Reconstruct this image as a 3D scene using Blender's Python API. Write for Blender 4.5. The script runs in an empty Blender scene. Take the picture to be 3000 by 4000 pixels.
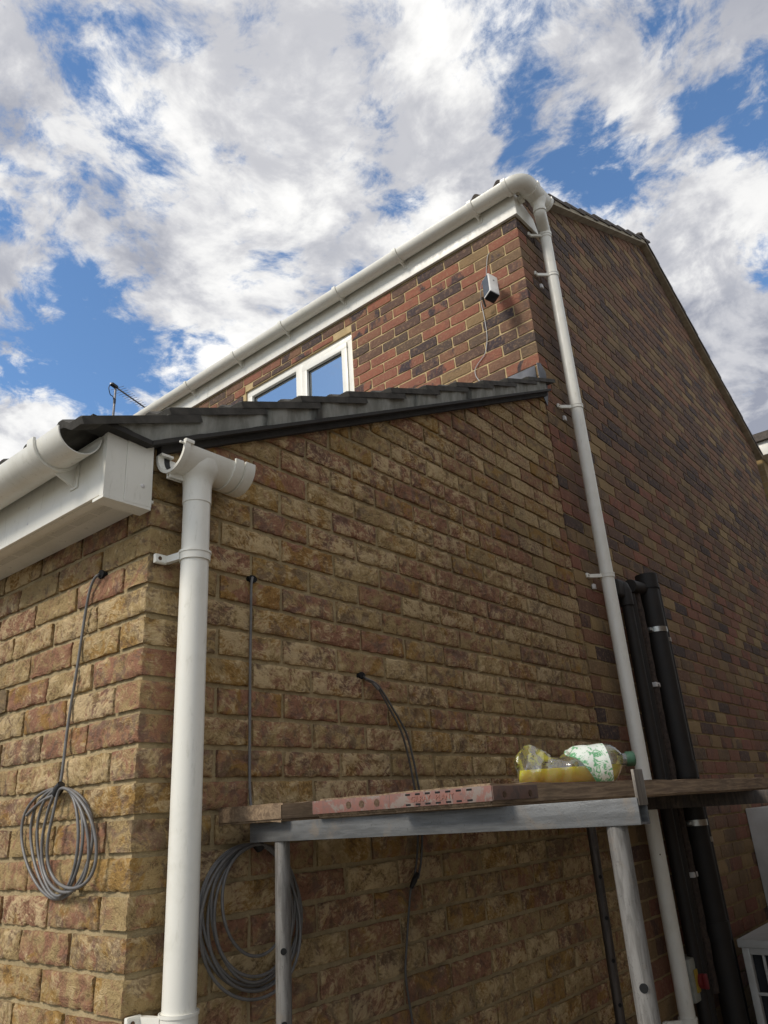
import bpy, bmesh, math, random
import numpy as np
from mathutils import Vector, Matrix, noise as mn
random.seed(7)
scn = bpy.context.scene
COL = scn.collection
R = math.radians
GZ = -2.26            # ground level while building (z = 0 is a bed joint of the extension); everything is lifted by -GZ at the end
# ------------------------------------------------------------------ camera
CAM = Vector((1.5347, -0.98376, -0.70642)); YAW, PIT, ROL, FPX = R(-38.6156), R(22.0999), R(-3.8282), 2916.95
_d = Vector((math.sin(YAW)*math.cos(PIT), math.cos(YAW)*math.cos(PIT), math.sin(PIT)))
_r = Vector((math.cos(YAW), -math.sin(YAW), 0)); _u = _r.cross(_d)
CR = math.cos(ROL)*_r + math.sin(ROL)*_u; CU = -math.sin(ROL)*_r + math.cos(ROL)*_u; CD = _d
cd = bpy.data.cameras.new('camera'); cam = bpy.data.objects.new('camera', cd); COL.objects.link(cam)
cd.sensor_fit = 'VERTICAL'; cd.sensor_height = 24.0; cd.lens = FPX/4000*24.0; cd.clip_start = .02; cd.clip_end = 2000
cam.matrix_world = Matrix(((CR.x, CU.x, -CD.x, CAM.x), (CR.y, CU.y, -CD.y, CAM.y), (CR.z, CU.z, -CD.z, CAM.z), (0, 0, 0, 1)))
scn.camera = cam
def ray(u, v): return CD + CR*((u-1500)/FPX) - CU*((v-2000)/FPX)
def P(u, v, ax, val):                       # photo pixel -> point on an axis plane
    q = ray(u, v); t = (val-CAM[ax])/q[ax]; return CAM + q*t
def proj(p):
    q = Vector(p)-CAM; z = q.dot(CD)
    if z < .05: return None
    return (1500+FPX*q.dot(CR)/z, 2000-FPX*q.dot(CU)/z)
# ------------------------------------------------------------------ light
SUN_AZ, SUN_EL = R(200), R(40)              # compass direction towards the sun (0 = +Y, clockwise)
SUN_STR, SKY_STR, EXPO = 2.0, .115, 0.5
w = bpy.data.worlds.new('World'); scn.world = w; w.use_nodes = True
def N(nt, t, **k):
    n = nt.nodes.new(t)
    for a, b in k.items(): setattr(n, a, b)
    return n
def setin(nt, n, i, v):
    if v is None: return
    if isinstance(v, bpy.types.NodeSocket): nt.links.new(v, n.inputs[i])
    else: n.inputs[i].default_value = v
def mth(nt, op, a, b=None, c=None, clamp=False):
    n = N(nt, 'ShaderNodeMath', operation=op, use_clamp=clamp)
    for i, v in enumerate((a, b, c)): setin(nt, n, i, v)
    return n.outputs[0]
def vmth(nt, op, a, b=None, out=0):
    n = N(nt, 'ShaderNodeVectorMath', operation=op); setin(nt, n, 0, a); setin(nt, n, 1, b); return n.outputs[out]
def mixc(nt, f, a, b, bt='MIX'):
    n = N(nt, 'ShaderNodeMix', data_type='RGBA', blend_type=bt)
    setin(nt, n, 0, f); setin(nt, n, 6, a); setin(nt, n, 7, b); return n.outputs[2]
def noise(nt, vec, scale, detail=4, rough=.55, dist=0, out=0, dim='3D', w=None):
    n = N(nt, 'ShaderNodeTexNoise', noise_dimensions=dim); setin(nt, n, 'Vector', vec)
    n.inputs['Scale'].default_value = scale; n.inputs['Detail'].default_value = detail
    n.inputs['Roughness'].default_value = rough; n.inputs['Distortion'].default_value = dist
    if w is not None: setin(nt, n, 'W', w)
    return n.outputs[out]
def smooth(nt, v, a, b, lo=0., hi=1.):
    n = N(nt, 'ShaderNodeMapRange', interpolation_type='SMOOTHSTEP'); setin(nt, n, 0, v)
    for i, x in enumerate((a, b, lo, hi)): n.inputs[i+1].default_value = x
    return n.outputs[0]
def ramp(nt, f, stops, interp='LINEAR'):
    n = N(nt, 'ShaderNodeValToRGB'); setin(nt, n, 0, f); e = n.color_ramp.elements; n.color_ramp.interpolation = interp
    while len(e) < len(stops): e.new(.5)
    for el, (p, c) in zip(e, stops): el.position = p; el.color = (*c, 1)
    return n.outputs[0]
def rgb(c): return (c[0], c[1], c[2], 1)
def build_world():
    nt = w.node_tree; nt.nodes.clear()
    out = N(nt, 'ShaderNodeOutputWorld'); bg = N(nt, 'ShaderNodeBackground'); bg.inputs[1].default_value = SKY_STR
    nt.links.new(bg.outputs[0], out.inputs[0])
    sky = N(nt, 'ShaderNodeTexSky', sky_type='NISHITA'); sky.sun_disc = False
    sky.sun_elevation = SUN_EL; sky.sun_rotation = SUN_AZ; sky.air_density = 1.0; sky.dust_density = .35; sky.ozone_density = 1.6
    tc = N(nt, 'ShaderNodeTexCoord'); d = vmth(nt, 'NORMALIZE', tc.outputs['Generated'])
    sep = N(nt, 'ShaderNodeSeparateXYZ'); nt.links.new(d, sep.inputs[0]); dz = mth(nt, 'MAXIMUM', sep.outputs[2], 0.0)
    den = mth(nt, 'ADD', dz, .22)
    cmb = N(nt, 'ShaderNodeCombineXYZ')
    nt.links.new(mth(nt, 'DIVIDE', sep.outputs[0], den), cmb.inputs[0]); nt.links.new(mth(nt, 'DIVIDE', sep.outputs[1], den), cmb.inputs[1])
    q = cmb.outputs[0]
    # wind-warped cloud field
    wv = noise(nt, q, 1.7, 3, .5, 0, 1); wv = vmth(nt, 'SUBTRACT', wv, (.5, .5, .5)); wv = vmth(nt, 'MULTIPLY', wv, (.24, .24, .24))
    q2 = vmth(nt, 'ADD', vmth(nt, 'ADD', q, wv), (3.7, 1.9, 0.4))
    big = noise(nt, q2, 1.4, 3, .5, .2)
    mid = noise(nt, q2, 5.6, 8, .60, .15)
    fine = noise(nt, q2, 19., 8, .66, .25)
    f = mth(nt, 'ADD', mth(nt, 'MULTIPLY', big, .30), mth(nt, 'MULTIPLY', mid, .50)); f = mth(nt, 'ADD', f, mth(nt, 'MULTIPLY', fine, .34))
    # where the banks and the gaps of this afternoon's sky stand (directions)
    spots = [(350,1400,8,2,-.10),(120,1480,7,2,-.07),(20,640,6,1,-.07),(560,840,4,1,-.05),(2130,560,6,1.5,-.11),(1960,330,4,1,-.08),(2420,690,6,1.5,-.10),
             (2920,380,5,1.5,-.07),(2930,1060,3,.8,-.10),(1560,1230,3,1,-.06),(880,1300,4,1,-.06),(1000,640,4,1,-.05),(1350,330,4,1,-.05),(640,210,4,1,-.05),(1650,560,3,1,-.05),
             (1150,950,10,3,.07),(2650,1000,8,3,.11),(2850,1450,9,3,.12),(900,350,10,3,.03),(1750,650,5,2,.05),(30,1150,4,2,.09),(1150,1500,5,2,.05),(2380,470,5,2,.06),(150,1690,4,1,.08),(650,1050,6,2,.04)]
    for u, v, ro, ri, am in spots:
        dr = ray(u, v).normalized(); dt = vmth(nt, 'DOT_PRODUCT', d, tuple(dr), out=1)
        f = mth(nt, 'ADD', f, smooth(nt, dt, math.cos(R(ro)), math.cos(R(ri)), 0, am*(.75 if am < 0 else .8)))
    rv = ray(1270, 1450).normalized(); dt = vmth(nt, 'DOT_PRODUCT', d, (rv.x, -rv.y, rv.z), out=1)      # the gap mirrored in the window panes
    f = mth(nt, 'ADD', f, smooth(nt, dt, math.cos(R(16)), math.cos(R(5)), 0, -.085))
    alpha = smooth(nt, f, .455, .565)
    alpha = mth(nt, 'MULTIPLY', alpha, .96)
    sh1 = noise(nt, vmth(nt, 'ADD', q2, (.05, .09, 0)), 6.6, 8, .60, .15); sh2 = noise(nt, vmth(nt, 'ADD', q2, (7.1, 2.2, 0)), 1.9, 4, .55, .3)
    th = mth(nt, 'ADD', mth(nt, 'MULTIPLY', smooth(nt, sh1, .36, .64), .62), mth(nt, 'MULTIPLY', smooth(nt, sh2, .42, .66), .30))
    th = mth(nt, 'ADD', th, mth(nt, 'MULTIPLY', smooth(nt, f, .60, .75), .16))
    dg = vmth(nt, 'DOT_PRODUCT', d, tuple(ray(2900, 1600).normalized()), out=1)
    th = mth(nt, 'ADD', th, smooth(nt, dg, math.cos(R(11)), math.cos(R(3)), 0, .42))
    cc = ramp(nt, th, [(0, (7.0, 6.9, 6.7)), (.25, (5.9, 5.85, 5.75)), (.55, (4.1, 4.1, 4.25)), (1, (2.1, 2.2, 2.6))])
    sk = mixc(nt, 1.0, sky.outputs[0], (.86, 1.06, 1.2, 1), 'MULTIPLY')
    nt.links.new(mixc(nt, alpha, sk, cc), bg.inputs[0])
build_world()
sd = bpy.data.lights.new('sun', 'SUN'); sd.energy = SUN_STR; sd.angle = R(14); sd.color = (1, .92, .80)
sun = bpy.data.objects.new('sun', sd); COL.objects.link(sun)
sv = Vector((math.sin(SUN_AZ)*math.cos(SUN_EL), math.cos(SUN_AZ)*math.cos(SUN_EL), math.sin(SUN_EL)))
sun.rotation_euler = sv.to_track_quat('Z', 'Y').to_euler(); sun.location = (-3, -6, 8)
vs = scn.view_settings; vs.view_transform = 'Standard'; vs.look = 'None'; vs.gamma = 1; vs.exposure = EXPO
scn.render.engine = 'CYCLES'
# ------------------------------------------------------------------ mesh helpers
class MB:
    def __init__(s): s.v = []; s.f = []
    def add(s, vs, fs):
        o = len(s.v); s.v += [tuple(x) for x in vs]; s.f += [tuple(i+o for i in f) for f in fs]; return s
    def box(s, x0, x1, y0, y1, z0, z1, M=None):
        vs = [Vector(p) for p in ((x0,y0,z0),(x1,y0,z0),(x1,y1,z0),(x0,y1,z0),(x0,y0,z1),(x1,y0,z1),(x1,y1,z1),(x0,y1,z1))]
        if M: vs = [M @ q for q in vs]
        return s.add(vs, [(0,3,2,1),(4,5,6,7),(0,1,5,4),(1,2,6,5),(2,3,7,6),(3,0,4,7)])
    def bbox(s, x0, x1, y0, y1, z0, z1, b=.003, seg=2, M=None):        # bevelled box
        bm = bmesh.new(); bmesh.ops.create_cube(bm, size=1)
        for q in bm.verts: q.co = Vector(((x0+x1)/2+q.co.x*(x1-x0), (y0+y1)/2+q.co.y*(y1-y0), (z0+z1)/2+q.co.z*(z1-z0)))
        bmesh.ops.bevel(bm, geom=bm.edges[:], offset=b, segments=seg, affect='EDGES', profile=.6)
        bm.verts.index_update(); vs = [(M @ q.co) if M else q.co.copy() for q in bm.verts]; fs = [[q.index for q in f.verts] for f in bm.faces]; bm.free()
        return s.add(vs, fs)
    def prism(s, poly, ax, a, b):                                      # polygon (the two other axes in order) swept along axis ax
        n = len(poly); vs = []
        for t in (a, b):
            for p, q in poly:
                c = [p, q]; c.insert(ax, t); vs.append(c)
        area = sum(poly[i][0]*poly[(i+1) % n][1]-poly[(i+1) % n][0]*poly[i][1] for i in range(n))
        flip = (area < 0) ^ (b < a) ^ (ax == 1)
        A = list(range(n)); B = [i+n for i in A]
        fs = [A[::-1], B]+[(i, (i+1) % n, (i+1) % n+n, i+n) for i in range(n)]
        if flip: fs = [f[::-1] for f in map(list, fs)]
        return s.add(vs, fs)
    def tube(s, path, r, n=10, caps=True, prof=None):
        path = [Vector(p) for p in path]; k = len(path); rr = r if isinstance(r, (list, tuple)) else [r]*k
        t = [(path[min(i+1, k-1)]-path[max(i-1, 0)]).normalized() for i in range(k)]
        a = t[0].orthogonal().normalized(); vs = []; fs = []
        for i in range(k):
            a = (a-t[i]*a.dot(t[i])).normalized(); b = t[i].cross(a)
            for j in range(n):
                th = 2*math.pi*j/n; vs.append(path[i]+(a*math.cos(th)+b*math.sin(th))*rr[i])
        for i in range(k-1):
            for j in range(n):
                j2 = (j+1) % n; fs.append((i*n+j, i*n+j2, (i+1)*n+j2, (i+1)*n+j))
        if caps: fs += [tuple(range(n))[::-1], tuple((k-1)*n+j for j in range(n))]
        return s.add(vs, fs)
    def cyl(s, a, b, r, n=16, r2=None): return s.tube([a, b], [r, r if r2 is None else r2], n)
    def pipe(s, a, b, r, t, n=24):                                     # open hollow tube
        a = Vector(a); b = Vector(b); d = (b-a).normalized(); u = d.orthogonal().normalized(); q = d.cross(u); vs = []; fs = []
        for c, rr in ((a, r), (b, r), (b, r-t), (a, r-t)):
            for j in range(n): th = 2*math.pi*j/n; vs.append(c+(u*math.cos(th)+q*math.sin(th))*rr)
        for k in range(4):
            k2 = (k+1) % 4
            for j in range(n): j2 = (j+1) % n; fs.append((k*n+j, k*n+j2, k2*n+j2, k2*n+j))
        return s.add(vs, fs)
    def trough(s, a, b, r, t, n=18, up=(0, 0, 1), lip=0., a0=0., a1=math.pi):   # half-round shell, open to 'up'
        a = Vector(a); b = Vector(b); d = (b-a).normalized(); up = Vector(up); sd_ = d.cross(up).normalized(); vs = []; fs = []; m = n+1
        for c in (a, b):
            for rr in (r, r-t):
                for j in range(m):
                    th = a0+(a1-a0)*j/n; vs.append(c+sd_*math.cos(th)*rr-up*math.sin(th)*rr)
        for j in range(n):
            fs += [(j, j+1, 2*m+j+1, 2*m+j), (m+j+1, m+j, 3*m+j, 3*m+j+1), (j+1, j, m+j, m+j+1), (2*m+j, 2*m+j+1, 3*m+j+1, 3*m+j)]
        fs += [(0, 2*m, 3*m, m), (n, m+n, 3*m+n, 2*m+n)]
        return s.add(vs, fs)
    def ball(s, c, r, n=12, sc=(1, 1, 1)):
        vs = []; fs = []; c = Vector(c); m = n//2
        for i in range(m+1):
            for j in range(n):
                a = math.pi*i/m; b = 2*math.pi*j/n
                vs.append(c+Vector((math.sin(a)*math.cos(b)*sc[0], math.sin(a)*math.sin(b)*sc[1], math.cos(a)*sc[2]))*r)
        for i in range(m):
            for j in range(n): j2 = (j+1) % n; fs.append((i*n+j, (i+1)*n+j, (i+1)*n+j2, i*n+j2))
        return s.add(vs, fs)
    def mesh(s, name, mat, sharp=35):
        me = bpy.data.meshes.new(name); me.from_pydata(s.v, [], s.f)
        bm = bmesh.new(); bm.from_mesh(me); bmesh.ops.remove_doubles(bm, verts=bm.verts, dist=1e-6); bmesh.ops.recalc_face_normals(bm, faces=bm.faces); bm.to_mesh(me); bm.free()
        me.materials.append(mat)
        if sharp is not None:
            me.polygons.foreach_set('use_smooth', [True]*len(me.polygons)); me.set_sharp_from_angle(angle=R(sharp))
        return me
    def build(s, name, mat, parent=None, sharp=35): return link(name, s.mesh(name, mat, sharp), parent)
def wl(o):
    v = Vector((0, 0, 0))
    while o: v += o.location; o = o.parent
    return v
def link(name, me, parent=None):
    o = bpy.data.objects.new(name, me); COL.objects.link(o)
    if parent: o.parent = parent; o.location = -wl(parent)
    return o
def tag(o, label, cat, group=None):
    o['label'] = label; o['category'] = cat
    if group: o['group'] = group
    return o
def thing(name, label, cat, loc=(0, 0, 0), group=None):
    o = bpy.data.objects.new(name, None); COL.objects.link(o); o.location = loc; o.empty_display_size = .1; return tag(o, label, cat, group)
def copytree(o, parent=None, off=(0, 0, 0)):
    c = o.copy(); COL.objects.link(c); c.parent = parent
    if parent is None: c.location = o.location+Vector(off)
    for ch in o.children: copytree(ch, c)
    return c
def spline(pts, n=8):                                                  # Catmull-Rom
    pts = [Vector(p) for p in pts]; out = []
    q = [pts[0]*2-pts[1]]+pts+[pts[-1]*2-pts[-2]]
    for i in range(1, len(q)-2):
        for k in range(n):
            t = k/n; a, b, c, d = q[i-1:i+3]
            out.append(.5*((2*b)+(c-a)*t+(2*a-5*b+4*c-d)*t*t+(3*b-a-3*c+d)*t**3))
    return out+[pts[-1]]
# ------------------------------------------------------------------ materials
def newmat(name):
    m = bpy.data.materials.new(name); m.use_nodes = True; nt = m.node_tree; b = nt.nodes['Principled BSDF']; return m, nt, b
def bump(nt, b, h, st=.5, dist=.002):
    n = N(nt, 'ShaderNodeBump'); n.inputs['Strength'].default_value = st; n.inputs['Distance'].default_value = dist
    nt.links.new(h, n.inputs['Height']); nt.links.new(n.outputs[0], b.inputs['Normal'])
def ocoord(nt): return N(nt, 'ShaderNodeTexCoord').outputs['Object']
def simple(name, c, rough=.5, metal=0, c2=None, nscale=20, amt=.5, bscale=None, bst=.3, bdist=.001, stretch=None, rvar=.1, detail=6):
    m, nt, b = newmat(name); v = ocoord(nt)
    if stretch: v = vmth(nt, 'MULTIPLY', v, stretch)
    n = noise(nt, v, nscale, detail, .6, .3)
    k = smooth(nt, n, .5-.22/max(amt, .01)*.5, .5+.22/max(amt, .01)*.5)
    nt.links.new(mixc(nt, k, rgb(c), rgb(c2 or [x*.8 for x in c])), b.inputs['Base Color'])
    nt.links.new(mth(nt, 'ADD', mth(nt, 'MULTIPLY', n, rvar), rough-rvar*.5), b.inputs['Roughness'])
    b.inputs['Metallic'].default_value = metal
    if bscale: bump(nt, b, noise(nt, v, bscale, 5, .6), bst, bdist)
    return m
def seed_sockets(nt, stuff):
    if stuff:
        a = N(nt, 'ShaderNodeAttribute', attribute_name='bcol'); return a.outputs['Color']
    return N(nt, 'ShaderNodeObjectInfo').outputs['Color']
def weather(nt, col, amt=.35, tint=(.11, .085, .055)):
    g_ = N(nt, 'ShaderNodeNewGeometry').outputs['Position']
    a = noise(nt, vmth(nt, 'MULTIPLY', g_, (1, 1, .45)), 1.6, 5, .6, .4); b_ = noise(nt, vmth(nt, 'MULTIPLY', g_, (1, 1, .12)), 7., 4, .6, .3)
    k = smooth(nt, mth(nt, 'ADD', mth(nt, 'MULTIPLY', a, .65), mth(nt, 'MULTIPLY', b_, .35)), .46, .66, 0, amt)
    return mixc(nt, k, col, rgb(tint))
def brick_ext(name, stuff):
    m, nt, b = newmat(name); c = seed_sockets(nt, stuff); sp = N(nt, 'ShaderNodeSeparateColor'); nt.links.new(c, sp.inputs[0])
    hue, coat, sd_ = sp.outputs
    v0 = ocoord(nt); off = N(nt, 'ShaderNodeCombineXYZ'); nt.links.new(mth(nt, 'MULTIPLY', sd_, 57.), off.inputs[0]); nt.links.new(mth(nt, 'MULTIPLY', sd_, 31.), off.inputs[1])
    v = vmth(nt, 'ADD', v0, off.outputs[0])
    # drag creases: wavy ridges that sweep over each face, each brick its own way
    wp = vmth(nt, 'MULTIPLY', vmth(nt, 'SUBTRACT', noise(nt, v, 11., 2, .5, 0, 1), (.5, .5, .5)), (.075, .075, .075))
    vw = vmth(nt, 'ADD', v, wp)
    vr = N(nt, 'ShaderNodeVectorRotate', rotation_type='Y_AXIS'); nt.links.new(vw, vr.inputs['Vector']); nt.links.new(mth(nt, 'MULTIPLY', mth(nt, 'SUBTRACT', mth(nt, 'FRACT', mth(nt, 'MULTIPLY', sd_, 5.1)), .5), 1.5), vr.inputs['Angle'])
    ridg = noise(nt, vmth(nt, 'MULTIPLY', vr.outputs[0], (.55, .9, 1.2)), 112., 4, .66, .25); ridg = mth(nt, 'ADD', mth(nt, 'MULTIPLY', ridg, .62), mth(nt, 'MULTIPLY', noise(nt, vmth(nt, 'ADD', vw, (3.3, 5.1, 1.7)), 96., 4, .66, .5), .38))
    ridg2 = noise(nt, vw, 260., 3, .65, .6)
    lump = noise(nt, v, 26., 3, .5, .4)
    h = mth(nt, 'ADD', mth(nt, 'MULTIPLY', ridg, .75), mth(nt, 'MULTIPLY', ridg2, .28)); h = mth(nt, 'ADD', h, mth(nt, 'MULTIPLY', lump, .5))
    blot = noise(nt, v, 21., 6, .66, .9); blot2 = noise(nt, vmth(nt, 'ADD', v, (4.2, 1.1, 7.7)), 9., 4, .6, .9)
    rk = smooth(nt, mth(nt, 'ADD', mth(nt, 'MULTIPLY', blot, 1.2), mth(nt, 'MULTIPLY', hue, .30)), .59, .88)
    base = mixc(nt, rk, (.30, .15, .092, 1), (.39, .28, .132, 1))
    base = mixc(nt, smooth(nt, mth(nt, 'ADD', mth(nt, 'MULTIPLY', blot2, 1.), mth(nt, 'MULTIPLY', mth(nt, 'FRACT', mth(nt, 'MULTIPLY', sd_, 7.3)), .22)), .66, .75, 0, .75), base, (.33, .185, .045, 1))
    base = mixc(nt, smooth(nt, mth(nt, 'ADD', noise(nt, vmth(nt, 'ADD', v, (1.2, 9.1, 3.7)), 20., 5, .65, .8), mth(nt, 'MULTIPLY', mth(nt, 'FRACT', mth(nt, 'MULTIPLY', sd_, 13.7)), .16)), .60, .70, 0, .5), base, (.125, .092, .082, 1))
    if not stuff:
        pt = mth(nt, 'MULTIPLY', mth(nt, 'SUBTRACT', N(nt, 'ShaderNodeAttribute', attribute_name='relief').outputs['Fac'], .5), .42); ridg = mth(nt, 'ADD', ridg, pt)
    cm = mth(nt, 'ADD', mth(nt, 'ADD', mth(nt, 'MULTIPLY', ridg, 1.25), mth(nt, 'MULTIPLY', blot2, .35)), mth(nt, 'MULTIPLY', coat, .26))
    cm = smooth(nt, cm, .88, 1.14, 0, .85)
    col = mixc(nt, cm, base, (.58, .44, .25, 1))
    dk = smooth(nt, mth(nt, 'ADD', mth(nt, 'MULTIPLY', ridg, .62), mth(nt, 'MULTIPLY', ridg2, .38)), .475, .35, 0, .62)  # crease shade painted into the colour: hollows of the relief go darker brown
    col = mixc(nt, dk, col, (.095, .055, .03, 1))
    nt.links.new(weather(nt, col, .3), b.inputs['Base Color']); b.inputs['Roughness'].default_value = .93; b.inputs['Specular IOR Level'].default_value = .2
    bump(nt, b, h, .8, .014 if not stuff else .03); return m
def brick_main(name, stuff):
    m, nt, b = newmat(name); c = seed_sockets(nt, stuff); sp = N(nt, 'ShaderNodeSeparateColor'); nt.links.new(c, sp.inputs[0])
    hue, flash, sd_ = sp.outputs
    off = N(nt, 'ShaderNodeCombineXYZ'); nt.links.new(mth(nt, 'MULTIPLY', sd_, 57.), off.inputs[0]); nt.links.new(mth(nt, 'MULTIPLY', sd_, 31.), off.inputs[1])
    v = vmth(nt, 'ADD', ocoord(nt), off.outputs[0])
    base = ramp(nt, hue, [(0, (.305, .118, .072)), (.2, (.25, .105, .07)), (.38, (.225, .118, .07)), (.52, (.15, .088, .062)), (.66, (.066, .05, .05)), (.78, (.19, .125, .07)), (.90, (.29, .195, .095)), (1, (.37, .27, .125))])
    fl = noise(nt, vmth(nt, 'MULTIPLY', v, (.8, 1, .5)), 9., 4, .6, .6)
    col = mixc(nt, mth(nt, 'MULTIPLY', smooth(nt, fl, .5, .6), flash), base, (.062, .046, .05, 1))
    sp2 = noise(nt, v, 55., 5, .65, .5)
    col = mixc(nt, smooth(nt, sp2, .50, .66, 0, .5), col, (.34, .22, .13, 1))
    col = mixc(nt, smooth(nt, noise(nt, v, 120., 3, .6), .33, .27, 0, .8), col, (.03, .025, .025, 1))
    nt.links.new(weather(nt, col, .45, (.085, .062, .045)), b.inputs['Base Color']); b.inputs['Roughness'].default_value = .85; b.inputs['Specular IOR Level'].default_value = .25
    h = mth(nt, 'ADD', noise(nt, v, 45., 5, .65, .4), mth(nt, 'MULTIPLY', noise(nt, v, 170., 4, .6), .6))
    bump(nt, b, h, .9, .010); return m
def mortar(name, c, c2):
    m, nt, b = newmat(name); v = ocoord(nt); n = noise(nt, v, 9., 6, .65, .3); n2 = noise(nt, v, 180., 4, .6)
    col = mixc(nt, smooth(nt, n, .38, .64), rgb(c), rgb(c2)); col = mixc(nt, smooth(nt, n2, .45, .7, 0, .4), col, rgb([x*.55 for x in c]))
    nt.links.new(weather(nt, col, .35), b.inputs['Base Color']); b.inputs['Roughness'].default_value = .95; b.inputs['Specular IOR Level'].default_value = .15
    bump(nt, b, mth(nt, 'ADD', n2, noise(nt, v, 40., 4, .6)), .7, .004); return m
def pvc(name, c=(.79, .775, .70), c2=(.67, .655, .57)):
    m, nt, b = newmat(name); v = ocoord(nt); n = noise(nt, v, 6., 7, .65, .6); n2 = noise(nt, vmth(nt, 'MULTIPLY', v, (1, 1, .25)), 45., 5, .7, .4)
    col = mixc(nt, smooth(nt, n, .45, .72, 0, .7), rgb(c), rgb(c2)); col = mixc(nt, smooth(nt, n2, .58, .72, 0, .3), col, (.40, .38, .29, 1))
    nt.links.new(col, b.inputs['Base Color']); nt.links.new(smooth(nt, n2, .3, .7, .26, .48), b.inputs['Roughness'])
    bump(nt, b, n, .12, .002); return m
M = dict(
    be=brick_ext('creased_buff_brick', False), bes=brick_ext('creased_buff_brick_courses', True),
    bm=brick_main('flashed_red_brick', False), bms=brick_main('flashed_red_brick_courses', True),
    me=mortar('mortar_grey_buff', (.43, .34, .195), (.32, .25, .14)), mm=mortar('mortar_sandy', (.56, .43, .235), (.44, .33, .175)),
    mg=mortar('mortar_gable', (.43, .33, .18), (.31, .235, .125)),  # darker tone of the sandy mortar, for the gable
    pvc=pvc('white_upvc'), pvc2=pvc('white_upvc_house', (.80, .785, .71), (.70, .68, .59)),
    seal=simple('black_rubber', (.012, .012, .012), .6),
    tile=simple('concrete_tile', (.072, .066, .056), .9, 0, (.04, .037, .031), 26, .6, 90, .5, .004),
    tile2=simple('concrete_tile_brown', (.12, .10, .085), .9, 0, (.07, .06, .052), 26, .6, 90, .5, .004),
    cement=simple('verge_cement', (.31, .31, .28), .9, 0, (.18, .18, .155), 14, .6, 60, .55, .006, stretch=(1, 1.6, .5)),
    cement2=simple('verge_cement_brown', (.42, .365, .27), .9, 0, (.29, .25, .18), 14, .6, 60, .55, .006),
    under=simple('dark_undercloak', (.035, .032, .028), .85, 0, (.022, .02, .018), 20, .5, 120, .3, .002),
    lead=simple('lead_sheet', (.15, .155, .17), .55, .4, (.09, .095, .105), 12, .6, 20, .4, .004),
    glass_dark=None,
    cable=simple('grey_cable', (.17, .165, .16), .45, 0, (.12, .115, .11), 40, .5),
    cabled=simple('dark_grey_cable', (.085, .08, .075), .45, 0, (.06, .055, .05), 40, .5),
    cablew=simple('pale_cable', (.50, .50, .50), .5, 0, (.42, .42, .42), 40, .5),
    black=simple('black_tape', (.01, .01, .011), .5),
    blackp=simple('black_pipe_plastic', (.010, .009, .008), .68, 0, (.018, .014, .011), 15, .5),
    lag=simple('lagged_pipe', (.065, .045, .034), .9, 0, (.025, .018, .015), 60, .6, 90, .6, .004),
    zinc=simple('zinc_band', (.5, .5, .48), .35, .9, (.4, .4, .36), 60, .5),
    screw=simple('rusty_screw', (.16, .11, .07), .5, .7, (.09, .05, .03), 200, .5),
    whitecap=simple('white_clip', (.7, .68, .66), .4),
    ground=simple('patio_concrete', (.165, .15, .125), .9, 0, (.115, .105, .088), 2.2, .6, 40, .4, .004),
    red=None, )
def galv(name, base, dark, stv=(1, 1, .10)):
    m, nt, b = newmat(name); v = ocoord(nt)
    st = noise(nt, vmth(nt, 'MULTIPLY', v, stv), 120., 5, .65, .4); bl = noise(nt, v, 16., 6, .65, .6); sc = noise(nt, v, 190., 3, .6, 1.2)
    col = mixc(nt, smooth(nt, st, .40, .62), rgb(base), rgb(dark)); col = mixc(nt, smooth(nt, bl, .54, .72, 0, .5), col, (.22, .175, .13, 1)); col = mixc(nt, smooth(nt, sc, .62, .68, 0, .5), col, (.06, .055, .05, 1))
    nt.links.new(col, b.inputs['Base Color']); b.inputs['Metallic'].default_value = .4; nt.links.new(smooth(nt, bl, .3, .7, .46, .68), b.inputs['Roughness'])
    bump(nt, b, mth(nt, 'ADD', st, sc), .3, .0015); return m
M['galv'] = galv('galvanised_steel', (.225, .215, .20), (.14, .132, .12)); M['galvb'] = galv('galvanised_steel_beam', (.15, .153, .153), (.11, .112, .112), (.10, 1, 1)); M['steel_shade'] = galv('dark_shaded_steel', (.075, .06, .05), (.04, .034, .03))  # second trestle's dark brown steel has the shade under the boards in its colour
def wood(name, c, c2, axis=1):
    m, nt, b = newmat(name); v = ocoord(nt); s = [1., 1., 1.]; s[axis] = .06
    g = noise(nt, vmth(nt, 'MULTIPLY', v, tuple(s)), 130., 5, .65, .6); bl = noise(nt, v, 9., 5, .6, .4)
    col = mixc(nt, smooth(nt, g, .36, .64), rgb(c), rgb(c2)); col = mixc(nt, smooth(nt, bl, .48, .7, 0, .6), col, rgb([x*.45 for x in c]))
    nt.links.new(col, b.inputs['Base Color']); b.inputs['Roughness'].default_value = .9; bump(nt, b, g, .5, .003); return m
M['wood'] = wood('weathered_board', (.29, .205, .125), (.15, .10, .062))
def redpaint():
    m, nt, b = newmat('red_painted_band'); v = ocoord(nt); n = noise(nt, v, 34., 7, .7, .6); n2 = noise(nt, v, 90., 4, .65, .3)
    col = mixc(nt, smooth(nt, n2, .4, .65), (.20, .085, .064, 1), (.16, .085, .07, 1)); col = mixc(nt, smooth(nt, n, .50, .58, 0, .8), col, (.19, .165, .14, 1)); col = mixc(nt, smooth(nt, n2, .66, .70), col, (.05, .035, .03, 1))
    nt.links.new(col, b.inputs['Base Color']); b.inputs['Roughness'].default_value = .62; bump(nt, b, n, .4, .0015); return m
M['red'] = redpaint(); M['strap'] = simple('worn_strap', (.15, .085, .062), .7, 0, (.085, .06, .05), 40, .6, 90, .4, .002); M['stop'] = galv('worn_brown_steel', (.20, .175, .145), (.12, .105, .09))
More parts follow.
